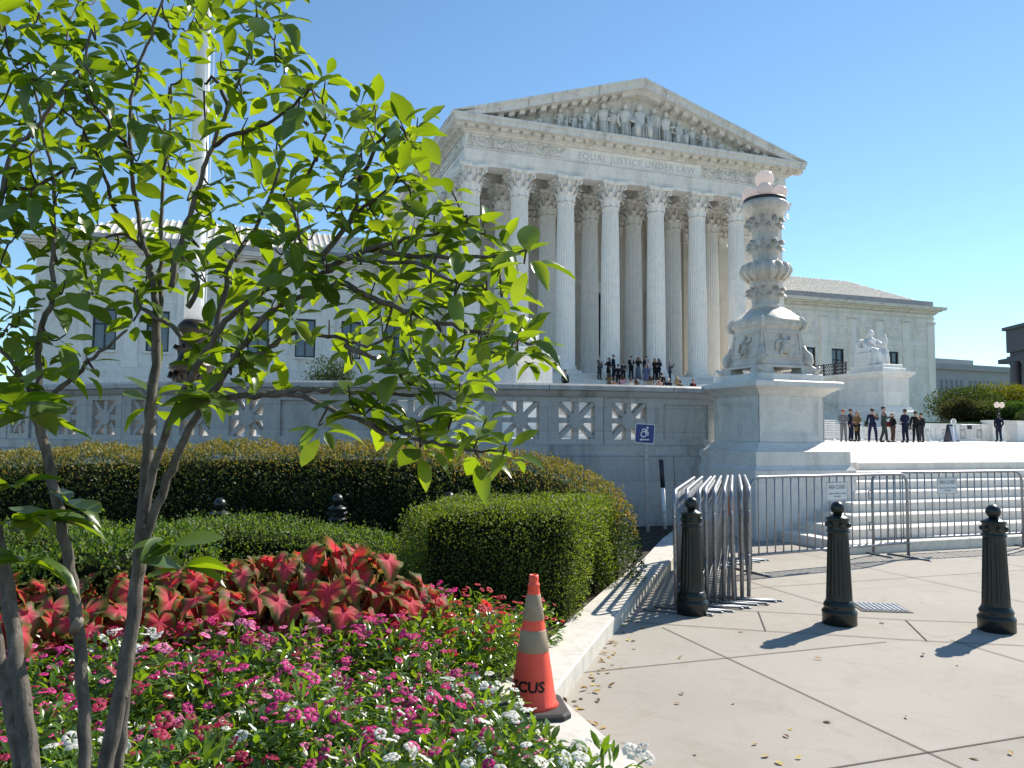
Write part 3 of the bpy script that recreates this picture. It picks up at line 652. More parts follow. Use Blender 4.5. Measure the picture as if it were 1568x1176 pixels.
def pierced():
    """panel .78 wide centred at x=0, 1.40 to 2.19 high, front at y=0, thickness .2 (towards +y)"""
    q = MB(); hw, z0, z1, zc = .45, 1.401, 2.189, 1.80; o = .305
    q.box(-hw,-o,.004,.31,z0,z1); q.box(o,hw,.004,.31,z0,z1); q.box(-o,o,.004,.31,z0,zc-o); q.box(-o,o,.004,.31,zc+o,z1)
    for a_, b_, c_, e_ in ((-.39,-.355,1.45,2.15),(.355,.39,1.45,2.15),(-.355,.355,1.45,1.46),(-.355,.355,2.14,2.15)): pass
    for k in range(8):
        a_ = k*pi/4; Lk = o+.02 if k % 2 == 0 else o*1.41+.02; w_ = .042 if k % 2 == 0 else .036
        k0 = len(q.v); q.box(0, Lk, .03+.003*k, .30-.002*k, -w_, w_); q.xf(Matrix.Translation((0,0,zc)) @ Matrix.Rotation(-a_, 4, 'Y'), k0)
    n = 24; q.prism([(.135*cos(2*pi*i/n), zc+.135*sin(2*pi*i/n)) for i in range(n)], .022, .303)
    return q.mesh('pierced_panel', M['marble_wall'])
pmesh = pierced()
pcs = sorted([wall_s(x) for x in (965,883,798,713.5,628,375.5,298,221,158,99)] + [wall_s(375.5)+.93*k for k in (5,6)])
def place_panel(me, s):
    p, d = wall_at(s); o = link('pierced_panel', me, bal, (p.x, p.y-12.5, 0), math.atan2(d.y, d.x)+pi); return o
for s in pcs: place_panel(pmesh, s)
gaps = []; cur = 0
for s in pcs+[wl[-1]+.45]:
    if s-.45 > cur+.03: gaps.append((cur, s-.452))
    cur = s+.452
for a_, b_ in gaps:                                   # solid stretches: flat, with a sunk panel where wide
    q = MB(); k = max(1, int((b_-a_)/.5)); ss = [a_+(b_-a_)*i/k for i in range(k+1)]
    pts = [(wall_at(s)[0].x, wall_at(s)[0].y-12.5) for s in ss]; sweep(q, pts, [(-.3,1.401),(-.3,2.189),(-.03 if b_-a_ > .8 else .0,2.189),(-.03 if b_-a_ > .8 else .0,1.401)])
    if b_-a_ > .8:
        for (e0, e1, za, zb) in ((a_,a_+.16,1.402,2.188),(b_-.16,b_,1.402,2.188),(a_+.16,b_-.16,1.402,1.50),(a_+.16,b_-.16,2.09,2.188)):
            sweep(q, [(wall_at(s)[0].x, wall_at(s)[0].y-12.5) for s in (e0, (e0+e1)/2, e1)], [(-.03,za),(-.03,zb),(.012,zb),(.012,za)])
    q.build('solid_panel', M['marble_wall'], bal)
# ------------------------------------------------------------------ corner pier
PC = Vector((3.856,12.037,0))+UX*.06+NX*.06+UX*.625+NX*.625
pier = empty('corner_pier', PC, ANG, 'square marble pier with a framed panel at the end of the balustrade', 'pier')
q = MB(); h = .625
q.sqloft([(h+.33,-.05),(h+.33,.45),(h+.33,1.05)]); q.build('plinth', M['marble_pier'], pier, bevel=.01)
q = MB(); q.sqloft([(h+.32,1.052),(h+.29,1.09),(h+.27,1.12)]); q.sqloft([(h+.27,1.121),(h+.27,1.33)]); q.sqloft([(h+.26,1.331),(h+.2,1.35),(h+.12,1.40),(h+.05,1.46),(h,1.48)]); q.build('base_moulding', M['marble_pier'], pier)
q = MB(); q.box(-h+.03,h-.03,-h+.03,h-.03,1.481,2.21)
for M4 in [Matrix.Rotation(k*pi/2, 4, 'Z') for k in range(4)]:
    k0 = len(q.v); y = -h
    q.box(-h,-h+.13,y,y+.03,1.482,2.209); q.box(h-.13,h-.001,y,y+.03,1.482,2.209); q.box(-h+.13,h-.13,y,y+.03,1.482,1.58); q.box(-h+.13,h-.13,y,y+.03,2.11,2.209)
    for ov, d_ in ((.13,.012),(.155,.022)):
        a_ = h-ov
        q.box(-a_,-a_+.025,y+d_,y+.03,1.58+ov-.13,2.11-ov+.13); q.box(a_-.025,a_,y+d_,y+.03,1.58+ov-.13,2.11-ov+.13); q.box(-a_+.025,a_-.025,y+d_,y+.03,1.58+ov-.13,1.605+ov-.13); q.box(-a_+.025,a_-.025,y+d_,y+.03,2.085-ov+.13,2.11-ov+.13)
    q.xf(M4, k0)
q.build('die', M['marble_pier'], pier)
q = MB(); q.sqloft([(h,2.211),(h+.02,2.23),(h+.03,2.25)]); q.sqloft([(h+.05,2.251),(h+.09,2.29),(h+.17,2.33),(h+.2,2.35)]); q.sqloft([(h+.22,2.351),(h+.22,2.43),(h+.19,2.45)]); q.build('cornice', M['marble_pier'], pier)
MB().sqloft([(h+.0,2.452),(h+.0,2.575)]).build('top_block', M['marble_pier'], pier, bevel=.008)
# ------------------------------------------------------------------ candelabrum with five white globes
cd = empty('candelabrum_lamp', PC+Vector((0,0,2.577)), ANG, 'tall carved marble candelabrum lamp with white glass globes on the corner pier', 'lamp')
L0 = 2.577; Z = lambda z: z-L0
q = MB()
q.sqloft([(.52,Z(2.68)),(.52,Z(2.72)),(.475,Z(2.74)),(.46,Z(2.80)),(.45,Z(2.82)),(.385,Z(3.32)),(.40,Z(3.36)),(.43,Z(3.39)),(.43,Z(3.45))])
for sx in (-1,1):
    for sy in (-1,1): q.sqloft([(.14,0),(.12,Z(2.68))], (sx*.40, sy*.40))
for k in range(4):                                     # framed panels with small relief figures
    k0 = len(q.v); M4 = Matrix.Rotation(k*pi/2, 4, 'Z')
    tilt = lambda x, z, o: (x, -(.45-(z-2.82)*.13)-o, Z(z))
    q.smooth = False
    for (x0,x1,za,zb) in ((-.36,-.32,2.88,3.28),(.32,.36,2.88,3.28),(-.32,.32,2.86,2.90),(-.32,.32,3.25,3.29)):
        q.loft([[tilt(x0,z_,-.01),tilt(x1,z_,-.01),tilt(x1,z_,.018),tilt(x0,z_,.018)] for z_ in (za,zb)])
    q.smooth = True
    q.tube([tilt(.0,2.92,.01),tilt(.02,3.04,.02),tilt(-.01,3.14,.025)],[.07,.06,.05],6); q.sphere(tilt(-.01,3.2,.025),.032,7,5)
    q.tube([tilt(-.01,3.13,.02),tilt(-.13,3.1,.02),tilt(-.15,2.96,.015)],[.03,.025,.02],5); q.tube([tilt(0,3.13,.02),tilt(.12,3.12,.02),tilt(.14,3.2,.015)],[.03,.025,.02],5)
    q.tube([tilt(-.04,2.99,.015),tilt(-.07,2.88,.01)],[.04,.03],5); q.tube([tilt(.04,2.99,.015),tilt(.08,2.88,.01)],[.04,.03],5)
    q.xf(M4, k0)
q.smooth = True
for k in range(4):                                     # ram-head shoulders and clawed feet
    k0 = len(q.v); q.sphere((.50,0,Z(3.42)),.085,9,7,(1,.9,1)); q.tube([(.45,0,Z(3.50)),(.56,0,Z(3.49)),(.62,0,Z(3.42)),(.60,0,Z(3.34)),(.54,0,Z(3.33))],[.05,.055,.05,.04,.03],6)
    q.tube([(.575,.0,Z(3.05)),(.60,0,Z(2.96)),(.655,0,Z(2.88)),(.665,0,Z(2.79)),(.62,0,Z(2.71))],[.035,.05,.075,.08,.06],8); q.tube([(.60,0,Z(2.70)),(.70,0,Z(2.665)),(.78,0,Z(2.64)),(.82,0,Z(2.665)),(.80,0,Z(2.70))],[.075,.06,.045,.04,.03],8); q.sphere((.655,0,Z(2.80)),.085,8,6,(1,1.2,1))
    q.xf(Matrix.Rotation(pi/4+k*pi/2, 4, 'Z'), k0)
q.build('pedestal', M['marble_lamp'], cd)
q = MB(); q.smooth = True
q.sqloft([(.43,Z(3.452)),(.42,Z(3.5)),(.34,Z(3.58)),(.27,Z(3.66)),(.2,Z(3.72))])

q.lathe([(.235,Z(3.70)),(.235,Z(3.76)),(.215,Z(3.78)),(.205,Z(3.85)),(.21,Z(4.0)),(.225,Z(4.05)),(.25,Z(4.08)),(.26,Z(4.12)),(.24,Z(4.15)),(.30,Z(4.2)),(.37,Z(4.26)),(.40,Z(4.33)),(.385,Z(4.40)),(.31,Z(4.46)),(.24,Z(4.49)),(.2,Z(4.52)),(.2,Z(4.7)),(.215,Z(4.86)),(.2,Z(4.9)),(.2,Z(5.1)),(.225,Z(5.22)),(.25,Z(5.27)),(.27,Z(5.29)),(.30,Z(5.33)),(.355,Z(5.38)),(.385,Z(5.44)),(.39,Z(5.49)),(.35,Z(5.52)),(.33,Z(5.545))], 32)
for k in range(16):                                    # gadroons on the knop
    a_ = k*pi/8; q.tube([(r_*cos(a_), r_*sin(a_), Z(z_)) for r_, z_ in ((.27,4.18),(.36,4.26),(.395,4.34),(.37,4.42),(.29,4.475))], [.03,.045,.05,.045,.025], 6)
for (n_, z_, h_, r_, w_, cl, off) in ((8,3.78,.28,.145,.085,.03,0),(8,3.78,.18,.155,.075,.03,pi/8),(8,4.53,.34,.125,.09,.035,0),(8,4.53,.22,.135,.085,.03,pi/8),(8,4.9,.36,.13,.095,.04,0),(8,4.9,.24,.135,.085,.03,pi/8)):
    for k in range(n_): acanthus(q, k*2*pi/n_+off, r_, Z(z_), h_, w_, cl)
q.build('shaft', M['marble_lamp'], cd)
q = MB(); q.smooth = True; q.lathe([(.34,Z(5.545)),(.35,Z(5.56)),(.345,Z(5.59)),(.25,Z(5.60)),(.08,Z(5.62)),(.05,Z(5.80)),(.02,Z(5.82))], 24); q.build('globe_ring', M['iron'], cd)
gm, t, b_ = mat('white_globe_glass'); b_.inputs['Base Color'].default_value = (.86,.78,.75,1); b_.inputs['Roughness'].default_value = .18; tr = N_(t, 'ShaderNodeBsdfTranslucent'); tr.inputs[0].default_value = (.95,.86,.80,1); ms = N_(t, 'ShaderNodeMixShader'); ms.inputs[0].default_value = .55; t.links.new(b_.outputs[0], ms.inputs[1]); t.links.new(tr.outputs[0], ms.inputs[2]); t.links.new(ms.outputs[0], t.nodes['Material Output'].inputs[0])
def globe(x, y, z, r):
    g = MB(); g.smooth = True; g.sphere((0,0,0), r, 24, 16); o = g.build('globe', gm, cd, (x, y, Z(z))); f = MB(); f.lathe([(.05,-r-.02),(.06,-r+.03)], 10); f.build('collar', M['iron'], o)
globe(0,0,5.945,.155)
for k in range(4): a_ = R(-127)+k*pi/2; globe(.25*cos(a_), .25*sin(a_), 5.695, .124)
# ------------------------------------------------------------------ seated statues
def statue(u, label, mirror):
    e = empty('seated_statue', bw(u, -11.0, 6.682), ANG, label, 'statue'); s = 1.0
    q = MB(); q.box(-.85,.85,-.5,.9,0,.95); q.box(-.72,-.56,-.35,.85,.95,1.35); q.box(.56,.72,-.35,.85,.95,1.35)
    q.prism([(-.8,.95),(.8,.95),(.78,1.7),(.55,1.98),(-.55,1.98),(-.78,1.7)], .62, .9); q.build('throne', M['marble_statue'], e, bevel=.03)
    q = MB(); q.smooth = True; mx = mirror
    rings = []
    for zz, hw, hd, cy in ((0,.66,.34,-.62),(.25,.62,.34,-.62),(.7,.60,.36,-.58),(.92,.60,.5,-.42),(1.02,.5,.5,-.2),(1.2,.42,.32,.18),(1.5,.42,.28,.22),(1.8,.50,.28,.22),(1.98,.40,.22,.22),(2.08,.15,.14,.2)):
        rings.append([(hw*cos(a_)*(1+.05*sin(7*a_+zz*4)), cy+hd*sin(a_)*(1+.08*sin(9*a_)), zz) for a_ in np.linspace(0,2*pi,41)[:-1]])
    q.loft(rings)
    for x in (-.42,-.3,-.2,.2,.32,.44): q.tube([(x,-.90,.95),(x*1.05,-.97,.5),(x*1.1,-.96,.02)],[.05,.075,.06],6)
    for sx in (-1,1):
        q.tube([(sx*.28,.0,1.0),(sx*.32,-.55,1.02),(sx*.33,-.85,.95),(sx*.34,-.86,.5)],[.26,.24,.2,.18],10)
        q.tube([(sx*.3,-.9,.12),(sx*.31,-1.12,.07)],[.1,.07],8)
    q.tube([(-.5,.2,1.85),(-.66,.05,1.45),(-.5,-.35,1.22),(-.2,-.55,1.15)],[.17,.16,.12,.09],9); q.sphere((-.12,-.6,1.15),.09,8,6)
    q.tube([(.5,.2,1.85),(.64,-.1,1.6),(.55,-.45,1.5),(.42,-.55,1.6)],[.17,.15,.12,.09],9); q.sphere((.4,-.57,1.66),.09,8,6)
    q.tube([(-.45,.0,1.9),(-.1,-.16,1.6),(.3,-.1,1.25),(.45,-.1,1.05)],[.09,.11,.1,.07],7)
    q.build('robed_figure', M['marble_statue'], e)
    hd = MB(); hd.smooth = True; hd.tube([(0,.2,2.0),(0,.17,2.2)],.12,9); hd.sphere((0,.14,2.36),.2,14,10,(.85,1,1.15)); hd.tube([(0,-.04,2.38),(0,-.09,2.33),(0,-.05,2.31)],[.025,.035,.02],6); hd.tube([(0,-.04,2.2),(0,.0,2.18)],.05,6)
    for sx in (-1,1): hd.sphere((sx*.17,.16,2.36),.04,6,5)
    hd.build('head', M['marble_statue'], e)
    hr = MB(); hr.smooth = True; hr.sphere((0,.19,2.42),.215,12,8,(.9,1,1)); hr.tube([(-.17,.14,2.42),(-.2,.25,2.2),(-.12,.3,2.05)],.06,6); hr.tube([(.17,.14,2.42),(.2,.25,2.2),(.12,.3,2.05)],.06,6); hr.build('hair', M['marble_statue'], e)
    a = MB(); a.smooth = True
    if mirror > 0: a.lathe([(.13,1.2),(.12,1.5),(.16,1.9),(.1,2.0),(.06,2.02)],10,(.42,-.72)); a.sphere((.42,-.72,2.12),.1,8,6); a.tube([(.3,-.75,1.9),(.5,-.85,1.7)],.04,5); a.build('small_figure', M['marble_statue'], e)
    else: a.smooth = False; a.prism([(-.62,1.05),(-.32,1.05),(-.32,1.75),(-.62,1.75)], -.75,-.62); a.build('tablet', M['marble_statue'], e, bevel=.02)
    return e
statue(.3, 'white marble seated robed figure whose head shows just above the big leaves', -1)
statue(27.2, 'white marble seated robed figure holding a small figure on the pedestal right of the steps', 1)
# ------------------------------------------------------------------ bollards
bm1, t, b_ = mat('dark_green_enamel'); v = coords(t); b_.inputs['Roughness'].default_value = .33
t.links.new(ramp(t, noise(t, 14, 6, v, .7), [(.3, (.006,.011,.009)), (.6, (.009,.015,.012)), (.8, (.022,.028,.024))]), b_.inputs['Base Color']); t.links.new(ramp(t, noise(t, 30, 4, v), [(.3, (.28,)*3), (.7, (.48,)*3)]), b_.inputs['Roughness']); bump(t, noise(t, 45, 3, v), b_, .12, .004)
def bollard(label):
    e = empty('bollard', (0,0,0), 0, label, 'bollard', None)
    q = MB(); q.smooth = True
    q.lathe([(.138,-.1),(.138,.085),(.142,.095),(.140,.11),(.125,.125),(.122,.14),(.128,.15),(.126,.165),(.112,.185),(.108,.2)], 40); q.build('base', bm1, e)
    q = MB(); q.smooth = False; n = 80
    def fl(i): return .93 if i % 5 in (2, 3) else 1.0
    rings = []
    for k, z_ in enumerate(np.linspace(.2,.76,8)):
        r = .105-.022*(z_-.2)/.56; rings.append([(r*(fl(i) if 0 < k < 7 else 1)*cos(2*pi*i/n), r*(fl(i) if 0 < k < 7 else 1)*sin(2*pi*i/n), z_) for i in range(n)])
    q.loft(rings); q.build('shaft', bm1, e)
    q = MB(); q.smooth = True; q.lathe([(.084,.758),(.094,.765),(.096,.775),(.086,.782),(.085,.79),(.085,.86),(.09,.868),(.096,.872),(.095,.882),(.07,.895),(.05,.905),(.036,.915)], 40)
    for k in range(6): q.sphere((.086*cos(k*pi/3+.3), .086*sin(k*pi/3+.3), .825), .022, 8, 6, (1,1,1))
    q.build('collar', bm1, e)
    q = MB(); q.smooth = True; q.lathe([(.034,.91),(.030,.92),(.034,.928)], 16); q.sphere((0,0,.965), .0575, 22, 14); q.build('finial', bm1, e)
    return e
B0 = bollard('dark green fluted bollard standing against the stack of barricades'); B0['group'] = 'green bollards across the pavement'; B0.location = (1.61,6.93,0)
for (x, y, z), lb, gr_ in (((2.775,6.6,0), 'dark green fluted bollard in front of the steps, middle of the three on the paving', 0), ((3.985,6.42,0), 'dark green fluted bollard at the right edge of the picture, rightmost of all', 0),
    ((*at_depth(131,800,6.6).xy,-.075), 'dark bollard behind the low hedge, ball seen between the two left trunks', 1), ((*at_depth(336,800,7.2).xy,-.07), 'dark bollard behind the low hedge, ball seen just right of the forked trunk', 1),
    ((*at_depth(516,800,7.8).xy,-.07), 'dark bollard in deep hedge shade, ball seen midway along the long hedge', 1), ((*at_depth(687,800,8.2).xy,-.07), 'dark bollard whose ball barely shows above the box hedge', 1)):
    o = dup(B0, None, (x, y, z), rng.random()*.4); o['label'] = lb; o['group'] = 'green bollards across the pavement' if gr_ == 0 else 'bollards hidden among the hedges'
# ------------------------------------------------------------------ crowd barricades
gs_, t, b_ = mat('galvanised_steel'); v = coords(t); t.links.new(ramp(t, noise(t, 25, 5, v, .7), [(.3, (.22,.23,.25)), (.7, (.40,.41,.43))]), b_.inputs['Base Color']); b_.inputs['Metallic'].default_value = .75; b_.inputs['Roughness'].default_value = .42
def barricade(L_, H=1.10, nb_=17):
    e = empty('crowd_barricade', (0,0,0), 0, 'x', 'barricade')
    q = MB(); q.smooth = True; r = .14; h = L_/2
    arc = lambda cx, s: [(cx+s*r*sin(a_), 0, H-.02-r+r*cos(a_)) for a_ in np.linspace(0, pi/2, 6)]
    q.tube([(-h,0,.03)]+list(reversed(arc(-h+r,-1)))+arc(h-r,1)+[(h,0,.03)], .019, 10); q.tube([(-h,0,.20),(h,0,.20)], .017, 8); q.build('frame', gs_, e)
    for k in range(nb_):
        x = -h+(k+1)*L_/(nb_+1); b2 = MB(); b2.smooth = True; b2.tube([(x,0,.20),(x,0,H-.025)], .0085, 6); b2.build('bar', gs_, e)
    for s in (-1,1):
        f = MB(); f.smooth = True; x = s*(h-.0); f.tube([(x,-.30,.012),(x,.30,.012)], .012, 6); f.tube([(x,-.3,.012),(x,-.3,.0)], .02, 6); f.tube([(x,.3,.012),(x,.3,.0)], .02, 6); f.build('foot', gs_, e)
    for z in (.38,.80):
        k = MB(); k.smooth = True; k.tube([(h+.018,0,z+.06),(h+.055,0,z+.06),(h+.06,0,z-.06),(h+.05,0,z-.08)], .009, 6); k.build('hook', gs_, e)
        k = MB(); k.smooth = True; k.tube([(-h-.018,0,z+.05),(-h-.06,0,z+.05),(-h-.06,0,z-.05),(-h-.018,0,z-.05)], .009, 6); k.build('loop', gs_, e)
    return e
def aim(o, p, q, tiltx=0.0):
    p, q = Vector(p), Vector(q); o.location = (*((p+q)/2).xy, 0); o.rotation_euler = (tiltx, 0, math.atan2(q.y-p.y, q.x-p.x))
ba = barricade(2.72, 1.11, 20); ba['label'] = 'steel crowd barricade reaching from the barricade stack to the steps, AREA CLOSED sign on it'; ba['group'] = 'barricades closing the steps'; aim(ba, (2.72,8.95), (5.235,10.2))
bb_ = dup(ba); bb_['label'] = 'steel crowd barricade across the wide steps with the right-hand AREA CLOSED sign'; aim(bb_, (4.86,10.42), (7.42,11.28))
bc = dup(ba); bc['label'] = 'steel crowd barricade cut by the right picture edge beside the last bollard'; aim(bc, (7.52,11.22), (10.1,12.1))
sw = simple('sign_white', (.70,.72,.72), .4, var=.03); ink = simple('sign_ink', (.06,.07,.08), .6)
def text_mesh(body, size, w=None, bold=0.0, align='CENTER'):
    c_ = bpy.data.curves.new('t', 'FONT'); c_.body = body; c_.size = size; c_.align_x = align; c_.extrude = .0006; c_.offset = bold; c_.resolution_u = 2
    o_ = bpy.data.objects.new('t', c_); col.objects.link(o_); bpy.context.view_layer.update(); me = bpy.data.meshes.new_from_object(o_); bpy.data.objects.remove(o_); bpy.data.curves.remove(c_)
    xs_ = [v_.co.x for v_ in me.vertices]; k = w/(max(xs_)-min(xs_)) if w else 1
    for v_ in me.vertices: v_.co = Vector((v_.co.x*k, -v_.co.z, v_.co.y))
    me.materials.clear(); return me
def closed_sign(bar, x, label):
    bpy.context.view_layer.update(); mw = bar.matrix_world; p = mw @ Vector((x, -.026, .90))
    e = empty('closure_sign', p, bar.rotation_euler.z, label, 'sign', None); e['group'] = 'AREA CLOSED signs'
    q = MB(); q.cbox(-.185,.185,-.005,.005,-.115,.115,.004); q.build('plate', sw, e)
    q = MB()
    for a_, b2, c_, d_ in ((-.178,.178,.105,.108),(-.178,.178,-.108,-.105),(-.178,-.175,-.105,.105),(.175,.178,-.105,.105)): q.box(a_,b2,-.0062,-.005,c_,d_)
    q.build('border', ink, e)
    for body, sz, w_, zz in (('AREA CLOSED', .065, .29, .03), ('BY ORDER OF THE MARSHAL OF THE SUPREME', .02, .30, -.035), ('COURT BUILDING', .02, .12, -.07)):
        me = text_mesh(body, sz, w_); me.materials.append(ink); link('lettering', me, e, (0,-.0058,zz))
    for s in (-1,1): k = MB(); k.box(s*.13-.004,s*.13+.004,-.007,.045,.10,.112); k.build('cable_tie', ink, e)
closed_sign(ba, .03, 'white AREA CLOSED notice on the left barricade, in front of the pier'); closed_sign(bb_, -.08, 'white AREA CLOSED notice on the right barricade, in front of the steps')
stack_labels = ['leftmost barricade of the stack, nearest the kerb', 'second barricade from the kerb in the stack', 'third barricade from the kerb in the stack', 'fourth barricade from the kerb in the stack', 'middle barricade of the stack of nine', 'fourth barricade from the stack\'s right side', 'third barricade from the stack\'s right side', 'second barricade from the stack\'s right side', 'rightmost barricade of the stack, nearest the steps']
tops = [1033,1049,1066,1080,1092,1105,1120,1133,1143]
bs = barricade(2.5, 1.09, 17); bs['group'] = 'stacked barricades'
for k in range(9):
    o = bs if k == 0 else dup(bs); o['label'] = 'steel '+stack_labels[k]; o['group'] = 'stacked barricades'
    Yn = 6.92+.075*k+(.05 if k % 2 else 0); p = at_depth(tops[k]+2, 780, Yn); d = Vector((.30-.004*k, .954)).normalized(); q = Vector((p.x, p.y))+d*2.5
    aim(o, (p.x, p.y), q, R((k%3-1)*.7))
ob = MB(); ob.box(-.03,.03,-.008,.008,0,.2); tag(ob.build('warning_flag', simple('orange_vinyl', (.75,.14,.05), .5), None, (*at_depth(1120,800,8.6).xy,.70), R(10)), 'orange vinyl tag hanging inside the barricade stack', 'tag')
# ------------------------------------------------------------------ traffic cone
cn = empty('traffic_cone', (*at_height(816,1088,.127).xy, .128), R(8), 'orange traffic cone with two grey bands and SCUS stencilled in black', 'cone')
orm, t, b_ = mat('cone_orange'); v = coords(t); t.links.new(ramp(t, noise(t, 16, 6, v, .7), [(.3, (.86,.075,.04)), (.6, (.92,.10,.055)), (.8, (.74,.075,.045))]), b_.inputs['Base Color']); b_.inputs['Roughness'].default_value = .5
bk = MB(); s_ = .175; bk.loft([[( (s_-i)*x+(.0), (s_-i)*y, z) for x, y in ((-1,-.75),(-.75,-1),(.75,-1),(1,-.75),(1,.75),(.75,1),(-.75,1),(-1,.75))] for i, z in ((.0,0),(0,.022),(.012,.032),(.06,.036))]); bk.build('base', simple('black_rubber', (.03,.03,.032), .75), cn)
rr_ = lambda z: .125-.103*(z-.034)/.646
q = MB(); q.smooth = True; q.lathe([(rr_(.034)+.012,.034),(rr_(.05),.05)]+[(rr_(z), z) for z in (.2,.35,.5,.6,.64)]+[(rr_(.64)+.004,.645),(rr_(.655)+.004,.655),(rr_(.66)-.002,.66),(.026,.68),(.024,.70),(.018,.70),(.016,.65)], 36); q.build('body', orm, cn)
gb = simple('dull_reflective_band', (.33,.245,.165), .6, var=.15, sc=20)
for z0, z1 in ((.31,.42),(.47,.60)): q = MB(); q.smooth = True; q.lathe([(rr_(z0)+.0005,z0),(rr_(z0)+.002,z0+.002),(rr_(z1)+.002,z1-.002),(rr_(z1)+.0005,z1)], 36); q.build('band', gb, cn)
me = text_mesh('SCUS', .072, .185, .0022); me.materials.append(simple('stencil_black', (.015,.013,.013), .7)); bmx = bmesh.new(); bmx.from_mesh(me); bmesh.ops.subdivide_edges(bmx, edges=bmx.edges, cuts=2); bmx.to_mesh(me); bmx.free()
for v_ in me.vertices:
    z = v_.co.z+.125; r_ = rr_(z)+.0016; a_ = -pi/2 - R(25) + v_.co.x/r_; v_.co = Vector((r_*cos(a_), r_*sin(a_), z))
link('stencil', me, cn)
# ------------------------------------------------------------------ accessible sign and striped pole
sp0 = at_depth(992,800,12.0); an = empty('accessible_entrance_sign', (sp0.x, sp0.y, .07), R(2), 'blue wheelchair access sign with arrow on a thin steel post', 'sign')
ph = at_depth(987,664,12.0).z-.07
q = MB(); q.box(-.028,.028,-.012,-.008,0,ph+.1); q.box(-.028,-.022,-.008,.02,0,ph+.1); q.box(.022,.028,-.008,.02,0,ph+.1); po = q.build('post', gs_, an); po.rotation_euler = (0, R(-1.2), 0)
blu = simple('sign_blue', (.012,.035,.20), .35, var=.05)
pz_ = ph; pxo = -.05
def rrect(h, r, n=5): return [(sx*(h-r)+r*cos(a0+a_), sz*(h-r)+r*sin(a0+a_)) for sx, sz, a0 in ((1,1,0),(-1,1,pi/2),(-1,-1,pi),(1,-1,3*pi/2)) for a_ in np.linspace(0,pi/2,n)]
q = MB(); q.prism(rrect(.152,.025), -.030, -.026); pla = q.build('plate', M['white_paint'], an, (pxo,0,pz_)); pla.rotation_euler = (0,R(3),0)
q = MB(); q.prism(rrect(.142,.02), -.0335, -.0305); q.build('blue_field', blu, pla)
q = MB(); y0, y1 = -.037, -.034
def disc(cx, cz, r0, r1, a0=0, a1=2*pi, n=20):
    for k in range(n):
        b0, b1 = a0+(a1-a0)*k/n, a0+(a1-a0)*(k+1)/n
        q.prism([(cx+r0*cos(b0),cz+r0*sin(b0)),(cx+r1*cos(b0),cz+r1*sin(b0)),(cx+r1*cos(b1),cz+r1*sin(b1)),(cx+r0*cos(b1),cz+r0*sin(b1))], y0, y1)
def bar2(x0, z0, x1, z1, w): d = Vector((x1-x0, z1-z0)).normalized(); n_ = Vector((-d.y, d.x))*w/2; q.prism([(x0+n_.x,z0+n_.y),(x0-n_.x,z0-n_.y),(x1-n_.x,z1-n_.y),(x1+n_.x,z1+n_.y)], y0, y1)
disc(-.02,-.01,.034,.048); disc(.038,.092,0.001,.017); y0 = -.0385; bar2(.02,.07,.0,.025,.026); bar2(.002,.03,.052,.022,.018); bar2(.05,.026,.046,-.03,.017); bar2(.015,.066,-.028,.072,.015); bar2(-.028,.075,-.045,.045,.014); bar2(.02,.06,.045,.045,.013)
bar2(-.05,-.095,.07,-.09,.014); q.prism([(-.078,-.096),(-.045,-.074),(-.045,-.118)], y0, y1); q.build('wheelchair_symbol', M['white_paint'], pla)
sp1 = at_depth(1019,800,12.4); sb = empty('striped_pole', (sp1.x, sp1.y, .06), 0, 'leaning tube, black above and white below, against the wall beside the blue sign', 'pole'); sb.rotation_euler = (R(-4), R(-2.6), 0)
q = MB(); q.smooth = True; q.tube([(0,0,0),(0,0,.67)], .032, 12); q.build('white_sleeve', M['white_paint'], sb); q = MB(); q.smooth = True; q.tube([(0,0,.671),(0,0,1.12)], .036, 12); q.build('black_sleeve', M['iron'], sb); q = MB(); q.smooth = True; q.tube([(0,0,.28),(0,0,.29)], .0335, 12); q.build('joint_ring', M['iron'], sb)
# ------------------------------------------------------------------ inspection cover
gc = [at_height(x, y, .005) for x, y in ((1308,922),(1376,924),(1388,938),(1318,936))]; ctr = sum(gc, Vector())/4
go = empty('inspection_cover', (ctr.x, ctr.y, 0), math.atan2(gc[1].y-gc[0].y, gc[1].x-gc[0].x), 'ribbed steel inspection cover set in the pavement behind the bollards', 'cover')
q = MB(); q.box(-.22,.22,-.19,.19,.001,.007); q.build('frame', simple('worn_iron', (.12,.10,.08), .7, .3), go)
q = MB(); q.box(-.195,.195,-.165,.165,.007,.011)
for k in range(9): q.box(-.185+k*.043,-.16+k*.043,-.15,.15,.011,.017)
q.build('lid', gs_, go)
# ------------------------------------------------------------------ flagpole
fp = at_depth(293,585,22); fz = plaza_z((fp.x, fp.y))
fl = empty('flagpole', (fp.x, fp.y, fz), .3, 'tall white flagpole on an ornate dark bronze base behind the tree', 'flagpole')
q = MB(); q.smooth = True; zb = at_depth(293,490,22).z-fz
q.lathe([(.27,zb-.05),(.265,zb+1),(.24,zb+5),(.19,zb+9),(.12,zb+15),(.07,zb+19)], 24); q.build('pole', M['white_paint'], fl)
q = MB(); q.smooth = True; q.lathe([(.95,0),(.95,.25),(.8,.3),(.78,.75),(.95,.85),(.98,1.0),(.8,1.08),(.62,1.2),(.48,1.5),(.44,1.9),(.52,2.0),(.62,2.1),(.60,2.25),(.42,2.35),(.36,2.6),(.40,zb-.35),(.46,zb-.25),(.36,zb-.1),(.26,zb)], 20)
for k in range(8): acanthus(q, k*pi/4, .40, 1.25, .8, .16, .1); acanthus(q, k*pi/4+.3, .30, 2.3, .5, .13, .08)
for k in range(4): q.sphere((.85*cos(k*pi/2), .85*sin(k*pi/2), .55), .2, 9, 7)
q.build('base', M['bronze'], fl)
